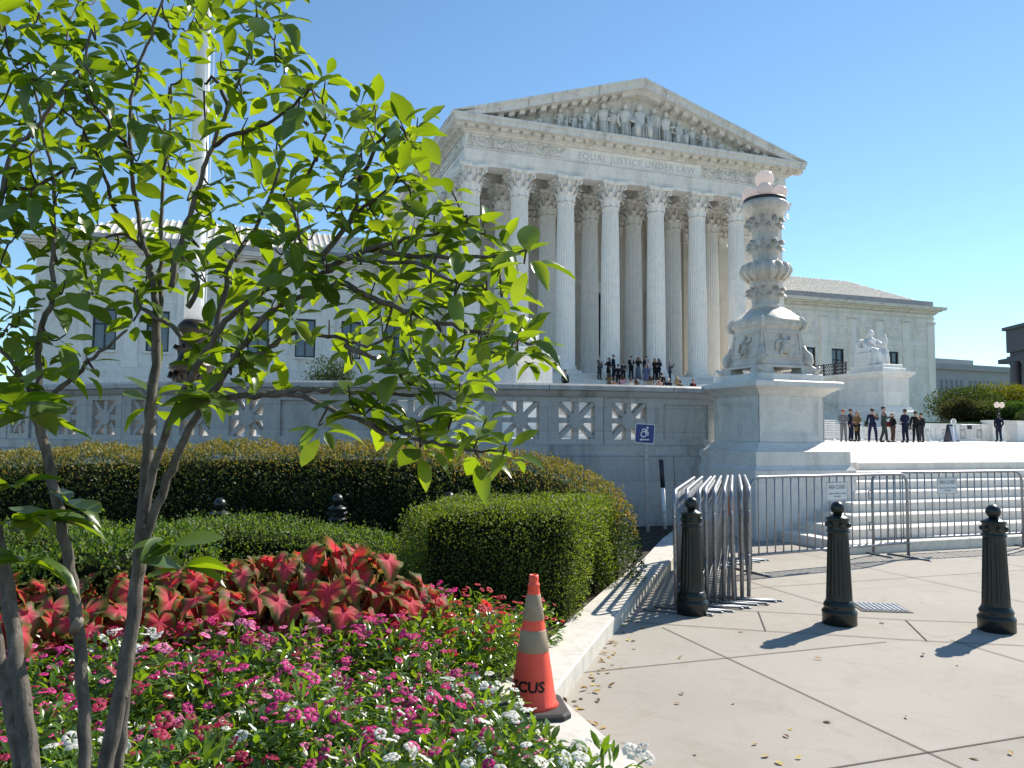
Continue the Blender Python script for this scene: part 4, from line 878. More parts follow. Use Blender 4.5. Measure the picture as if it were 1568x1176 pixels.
q = MB(); q.tube([(.33,-.1,.9),(.28,-.05,zb+19)], .012, 5); q.build('halyard', M['white_paint'], fl)
# ------------------------------------------------------------------ hedges
LB = leaf_template(1, .55, ((0,.15),(.5,1),(1,.1)), .12, .1)
def hedge(name, rings, dens, size, cols, label, core, trans=.35, top=None, sprig=0, tcol=(3.2,2.8,1.0), out=.05, spec=.45):
    """rings: list of closed or open cross sections (lists of points) lofted; leaves are scattered over that surface"""
    e = empty(name, tuple(Vector(rings[len(rings)//2][0]).xy)+(0,), 0, label, 'hedge'); o3 = np.array(e.location)
    A = np.array([[tuple(p) for p in r] for r in rings]); nr, k = A.shape[:2]; tris = []
    for i in range(nr-1):
        for j in range(k-1): a, b, c, d = A[i,j], A[i,j+1], A[i+1,j+1], A[i+1,j]; tris += [(a,b,c),(a,c,d)]
    T0 = np.array(tris); c0 = np.cross(T0[:,1]-T0[:,0], T0[:,2]-T0[:,0]); top_ = T0.mean(1)[:,2] > A[:,:,2].max()*.97
    if c0[top_][:,2].mean() < 0: tris = [(a,c,b) for a,b,c in tris]
    caps_ = (A[0], A[-1])
    for cap in caps_:
        c = cap.mean(0); c[2] = max(c[2], .05)
        oth = A[1 if cap is caps_[0] else -2].mean(0)
        for j in range(k-1):
            q = (cap[j], cap[j+1], c); tris.append(q if np.dot(np.cross(q[1]-q[0], q[2]-q[0]), c-oth) > 0 else (q[1], q[0], q[2]))
    T = np.array(tris); cr = np.cross(T[:,1]-T[:,0], T[:,2]-T[:,0]); ar = np.linalg.norm(cr, axis=1)/2; nrm = cr/(2*ar[:,None]+1e-12)
    ctr = A.reshape(-1,3).mean(0); 
    n = int(ar.sum()*dens); idx = nrng.choice(len(T), n, p=ar/ar.sum()); r1 = np.sqrt(nrng.random(n)); r2 = nrng.random(n)
    P = T[idx,0]*(1-r1)[:,None]+T[idx,1]*(r1*(1-r2))[:,None]+T[idx,2]*(r1*r2)[:,None]; Nn = nrm[idx]
    # clumpy surface: low-frequency swelling plus depth
    ph = P*np.array([5.1,4.3,6.2]); sw = (np.sin(ph[:,0]+1.3*np.sin(ph[:,1]))+np.sin(ph[:,2]*1.4+ph[:,0]*.7+2)+np.sin(ph[:,0]*3.1+ph[:,1]*2.7)*.6)*out*.33
    dep = nrng.random(n)**1.6*.16; P = P+Nn*(sw-dep+out*.6)[:,None]
    D = Nn*.8+rnd_dirs(n)*.9+np.array([0,0,.45]); F_ = Nn*.55+rnd_dirs(n)*.8+np.array([0,0,.35]); S = size*(.65+.7*nrng.random(n))
    ml = [leaf_mat(name+'_leaf', cols, trans, tcol, spec=spec, rough=.55)]; mi = np.zeros(n, int)
    if top: ml.append(leaf_mat(name+'_new_growth', top[0], trans, (2.2,1.9,1.0), spec=spec, rough=.6)); mi = ((P[:,2]+nrng.normal(0,top[2],n) > top[1](P)) & (dep < .09)).astype(int)
    if sprig:                                        # shoots standing proud of the clipped top
        up = np.where(Nn[:,2] > .6)[0]; q = nrng.choice(up, sprig); ex = []; 
        for t_ in np.linspace(.25, 1, 6): ex.append(P[q]+np.array([0,0,1])*(t_*(.03+.06*nrng.random(sprig)))[:,None]+nrng.normal(0,.006,(sprig,3)))
        P = np.concatenate([P]+ex); m_ = 6*sprig; D = np.concatenate([D, rnd_dirs(m_)+np.array([0,0,.7])]); F_ = np.concatenate([F_, rnd_dirs(m_)+np.array([0,0,.6])]); S = np.concatenate([S, size*.8*np.ones(m_)]); mi = np.concatenate([mi, np.full(m_, len(ml)-1)])
    V, Q, uv = scatter(LB, P-o3, D, F_, S)
    link('foliage', np_mesh('foliage', V, [Q], ml, np.repeat(mi, len(LB[1]))), e)
    c = MB(); cen = lambda r: Vector(np.array([tuple(p) for p in r]).mean(0))
    rr = []
    for i, r in enumerate(rings):
        m_ = cen(r); rr.append([(Vector(p)+(m_-Vector(p)).normalized()*core-Vector(o3)) if Vector(p).z > .12 else (Vector(p)+(m_-Vector(p)).normalized()*core*.8).xy.to_3d()-Vector((o3[0],o3[1],.0)) for p in r])
    for end, nb_ in ((0,1),(-1,-2)):
        dv = cen(rings[nb_])-cen(rings[end]); dv.z = 0; dv = dv.normalized()*(core*1.25)
        for i_, p_ in enumerate(rr[end]): rr[end][i_] = p_+dv
    drop = [i_ for i_ in range(1, len(rr)-1) if min((cen(rings[i_])-cen(rings[0])).length, (cen(rings[i_])-cen(rings[-1])).length) < core*1.3]
    rr = [r_ for i_, r_ in enumerate(rr) if i_ not in drop]
    c.loft(rr); c.build('inner_twigs', M['twigs'], e)
    return e
M['twigs'] = simple('hedge_inner_twigs', (.014,.016,.009), 1.0, var=.5, sc=30, spec=0.0)
def section(c, n, w0, w1, h, z0=.05, rnd=.12, k=5):
    """cross section: front foot, rounded top, back foot; n = direction to the back"""
    c, n = Vector((*c[:2],0)), Vector((*n[:2],0)).normalized(); P = []
    f, b = c-n*w0, c+n*w1
    P.append(f+Vector((0,0,z0))); P.append(f-n*.03+Vector((0,0,z0+(h-z0)*.5)))
    for i in range(k): a_ = pi/2*i/(k-1); P.append(f+n*(rnd*(1-cos(a_)))+Vector((0,0,h-rnd+rnd*sin(a_))))
    for i in range(k): a_ = pi/2*i/(k-1); P.append(b-n*(rnd*(1-sin(a_)))+Vector((0,0,h-rnd+rnd*cos(a_))))
    P.append(b+n*.03+Vector((0,0,z0+(h-z0)*.5))); P.append(b+Vector((0,0,z0))); return P
# clipped box block (right), its end towards the kerb
rg = []
for x, s in ((-.84,.96),(-.74,1),(-.4,1),(0,1),(.34,1),(.46,1),(.55,.985)):
    yy = 5.98+.10*(x+.4); rg.append(section((x, yy+.05), (.30,.95), 0.0, 1.45, .97*s, .06, .055))
hedge('box_hedge', rg, 6200, .021, [(.035,.068,.013),(.06,.105,.018),(.09,.145,.022),(.14,.18,.028)], 'clipped square block of yellow-green box hedge beside the traffic cone', .13, sprig=420, tcol=(3.6,3.0,.8))
# low clipped hedge running left behind the red-leaved plants
rg = []
for i in range(10):
    t_ = i/9; x = -4.9+4.0*t_; y = 5.1+1.15*sin(t_*pi*.5)-.1*t_; rg.append(section((x,y), (.25,.97), .0, .75, (.755+.06*sin(t_*pi))*(1 if 0 < i < 9 else .9)-.08*max(0,t_-.7)/.3, .05, .10))
hedge('low_hedge', rg, 4300, .022, [(.028,.062,.014),(.05,.10,.02),(.08,.135,.026),(.11,.165,.035)], 'low clipped green hedge between the red-leaved plants and the row of bollards', .13, sprig=700, tcol=(3.4,3.0,.9))
# loose shrub at the left
rg = []
for i in range(9):
    t_ = i/8; a_ = pi*t_; x = -3.55+1.75*t_; s = max(.25, sin(a_)**.5); rg.append(section((x, 4.85+.25*t_-.25*s), (.1,1), .0, .62*s+.05, .30+.56*s+.04*sin(i*2.3), .05, .20))
hedge('azalea_shrub', rg, 2300, .034, [(.020,.055,.012),(.045,.095,.018),(.075,.13,.022),(.12,.16,.03)], 'loose leafy green shrub behind the two left-hand trunks', .12, out=.13, sprig=160, tcol=(3.2,3.0,.8))
# long bronze-tipped hedge along the wall
HP = [(-7.6,7.0,1.12),(-6.6,7.7,1.19),(-5.5,8.35,1.24),(-4.5,8.95,1.28),(-3.4,9.35,1.31),(-2.4,9.45,1.33),(-1.4,9.35,1.32),(-.55,9.1,1.27),(.1,8.75,1.2),(.55,8.35,1.1),(.85,7.95,.99),(1.02,7.55,.8)]
rg = []
for i, (x, y, h) in enumerate(HP):
    a_ = Vector(HP[max(0,i-1)][:2]); b_ = Vector(HP[min(len(HP)-1,i+1)][:2]); d = (b_-a_).normalized(); n = Vector((-d.y, d.x)); w = 1.0 if i < 9 else (.75,.5,.22)[i-9]
    rg.append(section((x-n.x*.0,y-n.y*.0), n, w*.55, w*.75, h+.02, .05, .34 if i < 10 else .25))
hz = lambda P: 1.10-.016*np.maximum(0,P[:,0]+1)**2*6
hedge('bronze_tipped_hedge', rg, 2300, .032, [(.024,.048,.014),(.038,.07,.02),(.06,.098,.028)], 'long rounded dark hedge with bronze new growth on top, below the marble wall', .15, trans=.3, top=([(.14,.155,.03),(.18,.17,.035),(.22,.155,.04),(.15,.18,.035)], hz, .08), sprig=700, out=.10, tcol=(2.6,2.4,.8), spec=.4)
# ------------------------------------------------------------------ bedding plants: foliage cushions with five-petalled blossoms
LV = leaf_template(1, .38, ((0,.1),(.35,.9),(.7,.8),(1,.05)), .18, .35)
vin = leaf_mat('bedding_leaf', [(.035,.085,.014),(.06,.13,.02),(.09,.17,.026)], .42, (4.6,3.5,.7), rough=.25, spec=.6, vein=(.16,.22,.09))
def cushion(seed):
    n = 300; P = nrng.normal(0,1,(n,3)); P[:,2] = np.abs(P[:,2]); P /= np.linalg.norm(P, axis=1, keepdims=True); r = .35+.65*nrng.random(n)**.4
    P = P*r[:,None]*np.array([.19,.19,.27]); P[:,2] += .06; D = P*np.array([1,1,.4])+rnd_dirs(n)*.12; F_ = rnd_dirs(n)*.6+np.array([0,0,1.0])
    V, Q, uv = scatter(LV, P, D, F_, .036+.026*nrng.random(n)); return np_mesh('foliage', V, [Q], [vin], uv=uv)
cush = [cushion(i) for i in range(4)]
def blossom_mesh(name, c, eye):
    m, t, b = mat(name); u = N_(t, 'ShaderNodeUVMap'); sx = N_(t, 'ShaderNodeSeparateXYZ'); t.links.new(u.outputs[0], sx.inputs[0]); oi = N_(t, 'ShaderNodeObjectInfo')
    cc = ramp(t, sx.outputs[1], [(.0, eye), (.10, eye), (.24, c), (1, tuple(min(1,x*1.05) for x in c))]); hv = N_(t, 'ShaderNodeHueSaturation'); hv.inputs['Value'].default_value = 1
    vr = N_(t, 'ShaderNodeMapRange'); t.links.new(oi.outputs['Random'], vr.inputs[0]); vr.inputs[3].default_value = .75; vr.inputs[4].default_value = 1.15; t.links.new(vr.outputs[0], hv.inputs['Value']); t.links.new(cc, hv.inputs['Color'])
    tr = N_(t, 'ShaderNodeBsdfTranslucent'); ms = N_(t, 'ShaderNodeMixShader'); ms.inputs[0].default_value = .4; t.links.new(hv.outputs[0], b.inputs['Base Color']); t.links.new(hv.outputs[0], tr.inputs[0]); b.inputs['Roughness'].default_value = .6
    t.links.new(b.outputs[0], ms.inputs[1]); t.links.new(tr.outputs[0], ms.inputs[2]); t.links.new(ms.outputs[0], t.nodes['Material Output'].inputs[0])
    out = []
    for q in range(2):
        V = []; F = []; U = []
        for k in range(5):
            a0 = 2*pi*k/5+.1*q; b_ = len(V)
            for r_, w_, z_ in ((.003,.05,0),(.016,.5,.006+.002*q),(.028,.95,.007),(.036,.6,.002-.003*q)):
                for sgn in (-1,0,1): a = a0+sgn*w_*.68; V.append((r_*cos(a), r_*sin(a), z_+.003*(sgn == 0)+.002*(k%2))); U.append((.5+.5*sgn, r_/.036))
            for i in range(3):
                for j in range(2): F.append((b_+i*3+j, b_+(i+1)*3+j, b_+(i+1)*3+j+1, b_+i*3+j+1))
        out.append(np_mesh('blossom', np.array(V), [np.array(F)], [m], uv=np.array(U), smooth=True))
    return out
BLM = {'magenta': blossom_mesh('magenta_petal', (.66,.03,.24), (.85,.5,.6)), 'pale pink': blossom_mesh('pink_petal', (.74,.20,.40), (.62,.04,.22)), 'white': blossom_mesh('white_petal', (.78,.78,.74), (.75,.72,.45)), 'crimson': blossom_mesh('crimson_petal', (.40,.012,.07), (.5,.2,.2)), 'bright red': blossom_mesh('red_petal', (.58,.02,.035), (.6,.3,.2))}
def kerb_x(y):
    pts = sorted([(q[1], q[0]) for q in KERB]); 
    for (y0,x0),(y1,x1) in zip(pts, pts[1:]):
        if y0 <= y <= y1: return x0+(x1-x0)*(y-y0)/(y1-y0)
    return 0
def bed_ok(x, y):
    xr = kerb_x(y)-(.42 if y > 4.75 else .42 if y > 4.4 else .56); yb = 4.55+.25*max(0,x+1.2)-.05*abs(x) if x < -.55 else 5.55
    return x < xr and y < yb
spots = []; tries = 0
while len(spots) < 200 and tries < 9000:
    tries += 1; y = 2.35+3.3*rng.random(); x = -.70*y-.15+(.70*y+.6)*rng.random()
    if not bed_ok(x, y) or (abs(x-.15) < .26 and abs(y-4.17) < .25): continue
    if any((x-a)**2+(y-b)**2 < .19**2 for a, b in spots): continue
    spots.append((x, y))
pl_lab = {'magenta': 'leafy bedding plant dotted with magenta five-petalled blossoms', 'pale pink': 'leafy bedding plant dotted with pale pink blossoms with dark eyes', 'white': 'leafy bedding plant dotted with pure white blossoms', 'crimson': 'leafy bedding plant dotted with deep crimson blossoms', 'bright red': 'leafy bedding plant dotted with bright red blossoms by the box hedge'}
for (x, y) in spots:
    px, py = to_px((x,y,.35)); r_ = rng.random()
    if px > 560 and py < 1000 and r_ < .8: kind = 'bright red' if r_ < .5 else 'magenta'
    elif py > 1010 and px > 480: kind = 'white' if r_ < .36 else 'pale pink' if r_ < .6 else 'crimson' if r_ < .72 else 'magenta'
    elif py > 1000: kind = 'crimson' if r_ < .32 else 'white' if r_ < .44 else 'magenta' if r_ < .75 else 'pale pink'
    else: kind = 'magenta' if r_ < .45 else 'pale pink' if r_ < .85 else 'white' if r_ < .92 else 'crimson'
    s = .85+.4*rng.random(); e = empty('bedding_plant', (x,y,.075), rng.random()*6.28, pl_lab[kind], 'flower', kind+' bedding plants'); e.scale = (s*1.05,s*1.05,s*(.9+.3*rng.random()))
    link('foliage', cush[rng.randrange(4)], e)
    for k in range(rng.randint(11, 18)):
        a = rng.random()*6.28; q = .20*math.sqrt(rng.random()); z = .07+.275*math.sqrt(max(0,1-(q/.225)**2))+.02*rng.random()
        b = link('blossom', BLM[kind][rng.randrange(2)], e, (q*cos(a), q*sin(a), z)); sc = .40+.32*rng.random(); b.scale = (sc,)*3
        b.rotation_euler = (rng.gauss(.0,.35)-.35*sin(a)*q*4, rng.gauss(.1,.35)+.35*cos(a)*q*4, rng.random()*6)
# ------------------------------------------------------------------ red-leaved caladiums
cm, t, b = mat('caladium_leaf'); u = N_(t, 'ShaderNodeUVMap'); sx = N_(t, 'ShaderNodeSeparateXYZ'); t.links.new(u.outputs[0], sx.inputs[0]); oi = N_(t, 'ShaderNodeObjectInfo'); v = coords(t)
nz = noise(t, 30, 4, v); ad = N_(t, 'ShaderNodeMath', operation='MULTIPLY_ADD'); t.links.new(nz, ad.inputs[0]); ad.inputs[1].default_value = .30; t.links.new(sx.outputs[0], ad.inputs[2])
pink = ramp(t, ad.outputs[0], [(.12, (.70,.06,.13)), (.38, (.55,.06,.09)), (.62, (.42,.13,.12)), (.85, (.20,.17,.09)), (1.0, (.09,.12,.03)), (1.1, (.06,.10,.02))])
red = ramp(t, ad.outputs[0], [(.12, (.72,.03,.05)), (.5, (.55,.028,.03)), (.8, (.42,.04,.025)), (.97, (.30,.15,.03)), (1.08, (.16,.16,.03))])
c = mix(t, oi.outputs['Random'], pink, red); c = mix(t, ramp(t, sx.outputs[1], [(.0, (1,1,1)), (.14, (.35,.35,.35)), (.26, (0,0,0))]), c, (.66,.06,.12))
t.links.new(c, b.inputs['Base Color']); b.inputs['Roughness'].default_value = .6; b.inputs['Specular IOR Level'].default_value = .25; tr = N_(t, 'ShaderNodeBsdfTranslucent'); tc = mix(t, 1, c, (1.7,1.2,1.0), 'MULTIPLY'); t.links.new(tc, tr.inputs[0]); ms = N_(t, 'ShaderNodeMixShader'); ms.inputs[0].default_value = .42
t.links.new(b.outputs[0], ms.inputs[1]); t.links.new(tr.outputs[0], ms.inputs[2]); t.links.new(ms.outputs[0], t.nodes['Material Output'].inputs[0])
def heart_leaf(seed):
    """arrow-shaped leaf hanging from its petiole joint at the origin; uv.x = 0 centre..1 margin, uv.y = distance from a vein"""
    r2 = random.Random(seed); NA = 44; rad = (.0,.2,.4,.6,.8,.93,1.0); V = []; U = []; Fq = []
    def outline(a):                                   # a = 0 is the tip
        x = abs(a)
        return .50+.52*math.exp(-(x/.42)**1.4)+.10*math.exp(-((x-1.3)/.5)**2)+.20*math.exp(-((x-2.45)/.35)**2)-.42*math.exp(-((x-3.14)/.22)**2)
    vein = [0,.62,-.62,1.25,-1.25,1.9,-1.9,2.45,-2.45]
    wob = [r2.uniform(-.12,.12) for _ in range(6)]
    for k, r_ in enumerate(rad):
        for i in range(NA):
            a = -pi+2*pi*i/NA; R_ = outline(a)*r_*.155; x, y = R_*cos(a), R_*sin(a); dv = min(abs((a-q+pi)%(2*pi)-pi) for q in vein)*r_
            z = -.55*(x*x)/.15*.6-.9*abs(y)**1.6*.35+.010*r_*sin(7*a+seed)*r_+.012*min(1,dv*5)*r_*(1-r_)*4*.5+.02*r_*r_*sin(3*a+wob[0]*20)
            V.append((x,y,z)); U.append((r_, dv*2.2+.15*r_))
    for k in range(len(rad)-1):
        for i in range(NA): Fq.append((k*NA+i, k*NA+(i+1)%NA, (k+1)*NA+(i+1)%NA, (k+1)*NA+i))
    return np_mesh('leaf', np.array(V), [np.array(Fq)], [cm], uv=np.array(U), smooth=True)
HL = [heart_leaf(i) for i in range(6)]
stm = simple('caladium_stalk', (.16,.05,.035), .5)
cal_spots = []
for (px, py, Y) in ((12,905,4.5),(70,905,4.7),(120,900,4.8),(165,895,4.9),(215,895,4.85),(262,885,5.0),(300,895,4.75),(335,880,5.0),(372,880,4.85),(405,868,5.05),(440,862,5.0),(470,855,5.2),(505,858,5.0),(540,855,5.15),(570,862,5.05),(600,898,5.0),(632,905,5.15),(30,950,4.2),(95,940,4.35),(150,945,4.4),(250,930,4.5),(320,925,4.55),(400,915,4.7),(465,915,4.75),(530,905,4.8),(740,935,5.3)):
    cal_spots.append((px,py,Y))
for ci, (px, py, Y) in enumerate(cal_spots):
    p = at_depth(px, py, Y); h = max(.26, p.z-.03); e = empty('caladium', (p.x, p.y, .075), rng.random()*6.28, 'broad red-and-pink arrow-leaved plant in the row between flowers and hedge' if ci < 25 else 'small dark red-leaved plant alone at the foot of the box hedge', 'plant', 'red-leaved plants in a row' if ci < 25 else None)
    nl = 11 if ci < 25 else 4
    if ci == 25: h = .36
    st_ = MB(); st_.smooth = True
    for k in range(nl):
        a = 2.4*k+rng.random()*.6; q = (.06+.17*math.sqrt(k/nl))*(1 if nl > 4 else .5); z = h*(1.04-.50*(k/nl)**1.3)-.06*rng.random(); tip = Vector((q*cos(a), q*sin(a), z))
        st_.tube([(0.01*cos(a),0.01*sin(a),-.02),(q*.35*cos(a),q*.35*sin(a),z*.6),tip], [.006,.005,.0035], 5)
        l = link('leaf', HL[rng.randrange(6)], e, tip); s = (.68+.5*rng.random())*(1 if nl > 4 else .6); l.scale = (s,s*(.85+.25*rng.random()),s)
        l.rotation_euler = (rng.gauss(0,.28), .35+.65*rng.random(), a+rng.gauss(0,.35))
    st_.build('stalks', stm, e)
# ------------------------------------------------------------------ the many-stemmed tree in front
bark, t, b = mat('magnolia_bark'); v = coords(t); v2 = coords(t, (1,1,.35))
bc = ramp(t, noise(t, 38, 7, v2, .7, .5), [(.3, (.06,.05,.042)), (.5, (.13,.112,.092)), (.72, (.24,.21,.175))]); bc = mix(t, 1, bc, ramp(t, noise(t, 9, 5, v), [(.35, (.72,.72,.72)), (.6, (1,1,1)), (.75, (1.1,1.08,1.02))]), 'MULTIPLY')
wv = N_(t, 'ShaderNodeTexWave'); wv.bands_direction = 'Z'; wv.inputs['Scale'].default_value = 26; wv.inputs['Distortion'].default_value = 7; wv.inputs['Detail'].default_value = 4; t.links.new(v, wv.inputs['Vector'])
bc = mix(t, 1, bc, ramp(t, wv.outputs['Fac'], [(.0, (.9,.89,.88)), (.2, (1,1,1))]), 'MULTIPLY')
t.links.new(bc, b.inputs['Base Color']); b.inputs['Roughness'].default_value = .85; bump(t, noise(t, 60, 6, v2, .7), b, .9, .006)
twm = simple('twig_bark', (.055,.038,.028), .8, var=.3, sc=40)
tr_o = at_depth(140,1176,2.2); tree = empty('magnolia_tree', (tr_o.x, tr_o.y, .075), 0, 'young many-stemmed tree with large glossy leaves in front of everything at left', 'tree'); tO = Vector(tree.location)
def px_path(pts): return [at_depth(x, y, Y)-tO for x, y, Y in pts]
def smooth_path(P, k=4):
    out = []
    for i in range(len(P)-1):
        p0, p1, p2, p3 = P[max(i-1,0)], P[i], P[i+1], P[min(i+2,len(P)-1)]
        for j in range(k): t_ = j/k; out.append(.5*((2*p1)+(p2-p0)*t_+(2*p0-5*p1+4*p2-p3)*t_*t_+(3*p1-p0-3*p2+p3)*t_**3))
    return out+[P[-1]]
SK_ = []                                               # skeleton samples (point, radius)
def limb(name, pts, r0, r1, m_, wob=.0022):
    P = smooth_path(px_path(pts)); n = len(P); P = [p+Vector((rng.gauss(0,wob),rng.gauss(0,wob),rng.gauss(0,wob))) if 0 < i < n-1 else p for i, p in enumerate(P)]
    rr = [r0+(r1-r0)*i/(n-1) for i in range(n)]; rr = [r*(1+.035*math.sin(i*1.9+r0*900)+.04*rng.random()) for i, r in enumerate(rr)]
    q = MB(); q.smooth = True; q.tube(P, rr, 12 if r0 > .012 else 7); 
    if r0 > .016:
        for i in range(3, n-2, 5):                     # knots
            d = rnd_dirs(1)[0]; q.sphere(P[i]+Vector((d[0],d[1]*.5-.3,0)).normalized()*rr[i]*.8, rr[i]*.33, 8, 6, (1,1,1.4))
    o = q.build(name, m_, tree)
    for p, r in zip(P, rr): SK_.append((p, o))
    return o
FOOT = lambda x, y, Y: (x, y, Y)
limb('trunk', [(150,1330,2.25),(160,1190,2.28),(182,1070,2.3),(205,940,2.32),(214,850,2.34),(222,770,2.35),(226,690,2.36),(232,610,2.36),(240,540,2.36),(241,470,2.36)], .0235, .012, bark)
limb('trunk', [(175,1330,2.34),(180,1190,2.36),(190,1090,2.37),(197,1010,2.36),(206,930,2.335)], .0165, .013, bark)
limb('trunk', [(221,800,2.345),(232,740,2.33),(253,665,2.3),(286,593,2.27),(306,556,2.25),(330,515,2.22),(352,485,2.2),(395,452,2.17),(430,435,2.15),(470,425,2.12),(500,415,2.1)], .0125, .006, bark)
limb('trunk', [(220,830,2.34),(240,775,2.32),(262,720,2.3),(290,655,2.27),(318,610,2.24),(346,572,2.2),(378,520,2.16),(415,478,2.12),(455,457,2.1),(500,440,2.07),(520,430,2.06)], .0138, .006, bark)
limb('trunk', [(128,1330,2.1),(129,1180,2.1),(127,1060,2.1),(118,960,2.1),(110,890,2.1),(98,820,2.1),(85,755,2.1),(70,690,2.1),(56,640,2.1),(52,600,2.1)], .0165, .011, bark)
limb('trunk', [(58,1330,1.95),(48,1180,1.96),(34,1080,1.98),(22,990,2.0),(10,900,2.02),(-4,830,2.03),(-22,740,2.05),(-40,640,2.06),(-50,500,2.06)], .021, .0135, bark)
limb('trunk', [(60,1330,1.98),(30,1150,2.02),(10,1060,2.03),(-10,960,2.05),(-40,860,2.06)], .019, .015, bark)
kn = MB(); kn.smooth = True; pc = px_path([(114,965,2.09),(121,950,2.06)]); kn.tube([pc[0], pc[1]], [.0135,.012], 12); kn.build('pruned_stub', simple('cut_wood', (.20,.17,.135), .8), tree)
BR = [  # limbs and boughs traced over the crown
 [(241,480,2.36),(232,430,2.36),(222,380,2.37),(208,310,2.38),(198,230,2.38),(200,170,2.38),(215,100,2.36),(236,40,2.34),(258,-20,2.33)],
 [(240,560,2.36),(244,480,2.40),(247,400,2.42),(249,300,2.43),(256,220,2.43),(262,130,2.42)],
 [(262,440,2.33),(272,385,2.32),(290,330,2.3),(308,270,2.28),(326,225,2.26),(350,165,2.24),(372,110,2.22),(395,50,2.2),(415,-10,2.2)],
 [(60,640,2.1),(75,612,2.1),(114,575,2.08),(152,538,2.06),(195,505,2.04)], [(55,620,2.1),(62,520,2.12),(79,450,2.13),(82,370,2.14),(84,300,2.14),(70,220,2.14),(50,120,2.14)],
 [(52,600,2.1),(20,560,2.08),(-10,520,2.08)], [(-50,500,2.06),(-20,380,2.08),(5,290,2.1),(20,225,2.1),(60,190,2.1),(100,130,2.1),(130,90,2.1),(140,45,2.1)], [(5,290,2.1),(60,285,2.1),(95,262,2.12),(117,256,2.12)],
 [(430,435,2.15),(450,425,2.12),(480,400,2.08),(520,395,2.05),(580,400,2.0),(650,405,1.95),(690,430,1.93),(738,437,1.9)], [(520,432,2.06),(559,451,2.04),(600,466,2.0),(639,483,1.97),(690,500,1.94),(735,510,1.92),(790,521,1.9),(828,524,1.89)],
 [(500,415,2.1),(540,392,2.06),(600,372,2.02),(640,364,2.0),(690,348,1.97)], [(500,410,2.1),(560,385,2.06),(640,392,2.0),(700,395,1.95),(760,393,1.92),(806,382,1.9)],
 [(322,612,2.24),(367,607,2.2),(410,604,2.16),(461,608,2.12),(514,631,2.08),(563,647,2.04),(612,658,2.0),(639,675,1.98),(686,681,1.95),(726,690,1.93),(773,690,1.9)], [(410,603,2.16),(455,596,2.13),(509,597,2.1),(563,601,2.06),(645,604,2.02),(680,602,2.0)],
 [(563,647,2.04),(590,660,2.03),(640,648,2.0),(690,630,1.98)], [(355,545,2.2),(400,540,2.17),(440,512,2.14),(500,515,2.12),(560,530,2.08),(600,515,2.06)], [(530,528,2.1),(560,545,2.06),(600,560,2.03),(622,572,2.02)],
 [(330,515,2.22),(345,440,2.24),(355,400,2.25),(402,330,2.26),(430,240,2.27),(425,215,2.27)], [(395,452,2.17),(440,405,2.16),(462,390,2.16),(450,330,2.17),(435,300,2.17)], [(470,425,2.12),(510,372,2.1),(540,330,2.1),(549,280,2.1),(553,235,2.1)],
 [(326,225,2.26),(360,205,2.22),(410,190,2.18),(450,160,2.15),(478,137,2.12)], [(549,280,2.1),(580,220,2.06),(610,190,2.04)], [(540,330,2.1),(570,310,2.08),(610,270,2.05)],
 [(435,300,2.17),(470,270,2.14),(500,205,2.12)], [(241,470,2.36),(224,388,2.38),(190,360,2.36),(145,368,2.33)], [(222,380,2.37),(180,330,2.34),(150,240,2.32),(120,190,2.3),(95,165,2.28)], [(198,230,2.38),(175,200,2.34),(135,150,2.3),(120,110,2.28)],
 [(300,540,2.28),(262,500,2.3),(215,470,2.3),(205,440,2.3)], [(288,470,2.3),(305,430,2.28),(262,380,2.3)], [(350,165,2.24),(330,120,2.24),(313,128,2.25)]]
for pts in BR: limb('branch', pts, .009 if pts[0][1] > 380 else .0065, .0032, bark if pts[0][1] > 380 else twm, .003)
CL = [(828,524),(792,520),(738,509),(806,382),(739,341),(692,292),(690,347),(745,425),(669,489),(450,477),(504,490),(553,485),(575,430),(553,390),(637,365),(643,526),(632,550),(645,573),(602,537),(704,587),(701,628),(636,642),(652,670),(730,680),(605,564),(578,618),(775,680),(495,648),(590,612),(550,618),(533,590),
 (422,52),(429,100),(477,136),(424,218),(469,185),(501,204),(553,226),(613,185),(640,180),(602,256),(632,196),(360,24),(392,8),(360,128),(545,160),(144,38),(46,95),(8,40),(80,105),(130,98),(185,76),(218,103),(280,44),(313,130),(234,177),(163,147),(158,196),(95,163),(62,218),(152,231),(117,258),(90,294),(218,226),(253,190),(245,240),(316,218),(188,258),(14,300),(294,286),
 (84,330),(141,365),(174,390),(82,382),(16,409),(128,444),(73,452),(101,512),(267,403),(212,441),(207,485),(33,597),(131,545),(324,501),(307,414),(234,602),(65,545),(14,496),(30,469),(354,422),(401,425),(357,343),(403,333),(439,363),(368,395),(338,507),(379,518),(412,518),(403,558),(520,316),(588,327),(482,354),(493,311),(700,470),(720,395),(665,330),(620,310),(655,425),(610,450),(560,300),(530,260),(480,240),(455,290),(400,280),(380,180),(450,80),(330,320),(290,360),(345,270),(110,60),(20,180),(770,450),(800,500),(715,330),(665,390),(680,540),(720,560),(745,640),(690,650),(30,350),(50,290),(10,560),(100,430),(160,300),(280,180),(390,90),(340,80),(300,20),(440,20),(500,400),(540,440),(460,420),(420,380),(700,430),(760,480),(345,560),(300,600),(150,120),(60,20),(20,120)]
crown = [(-40,-60),(470,-60),(500,110),(560,150),(650,170),(640,240),(720,300),(800,370),(750,430),(800,520),(720,530),(640,520),(600,560),(520,540),(430,560),(380,600),(300,600),(230,560),(180,440),(130,500),(60,600),(-40,650)]
def inside(x, y, poly):
    c_ = False; n = len(poly)
    for i in range(n):
        (x0,y0),(x1,y1) = poly[i], poly[(i+1)%n]
        if (y0 > y) != (y1 > y) and x < (x1-x0)*(y-y0)/(y1-y0)+x0: c_ = not c_
    return c_
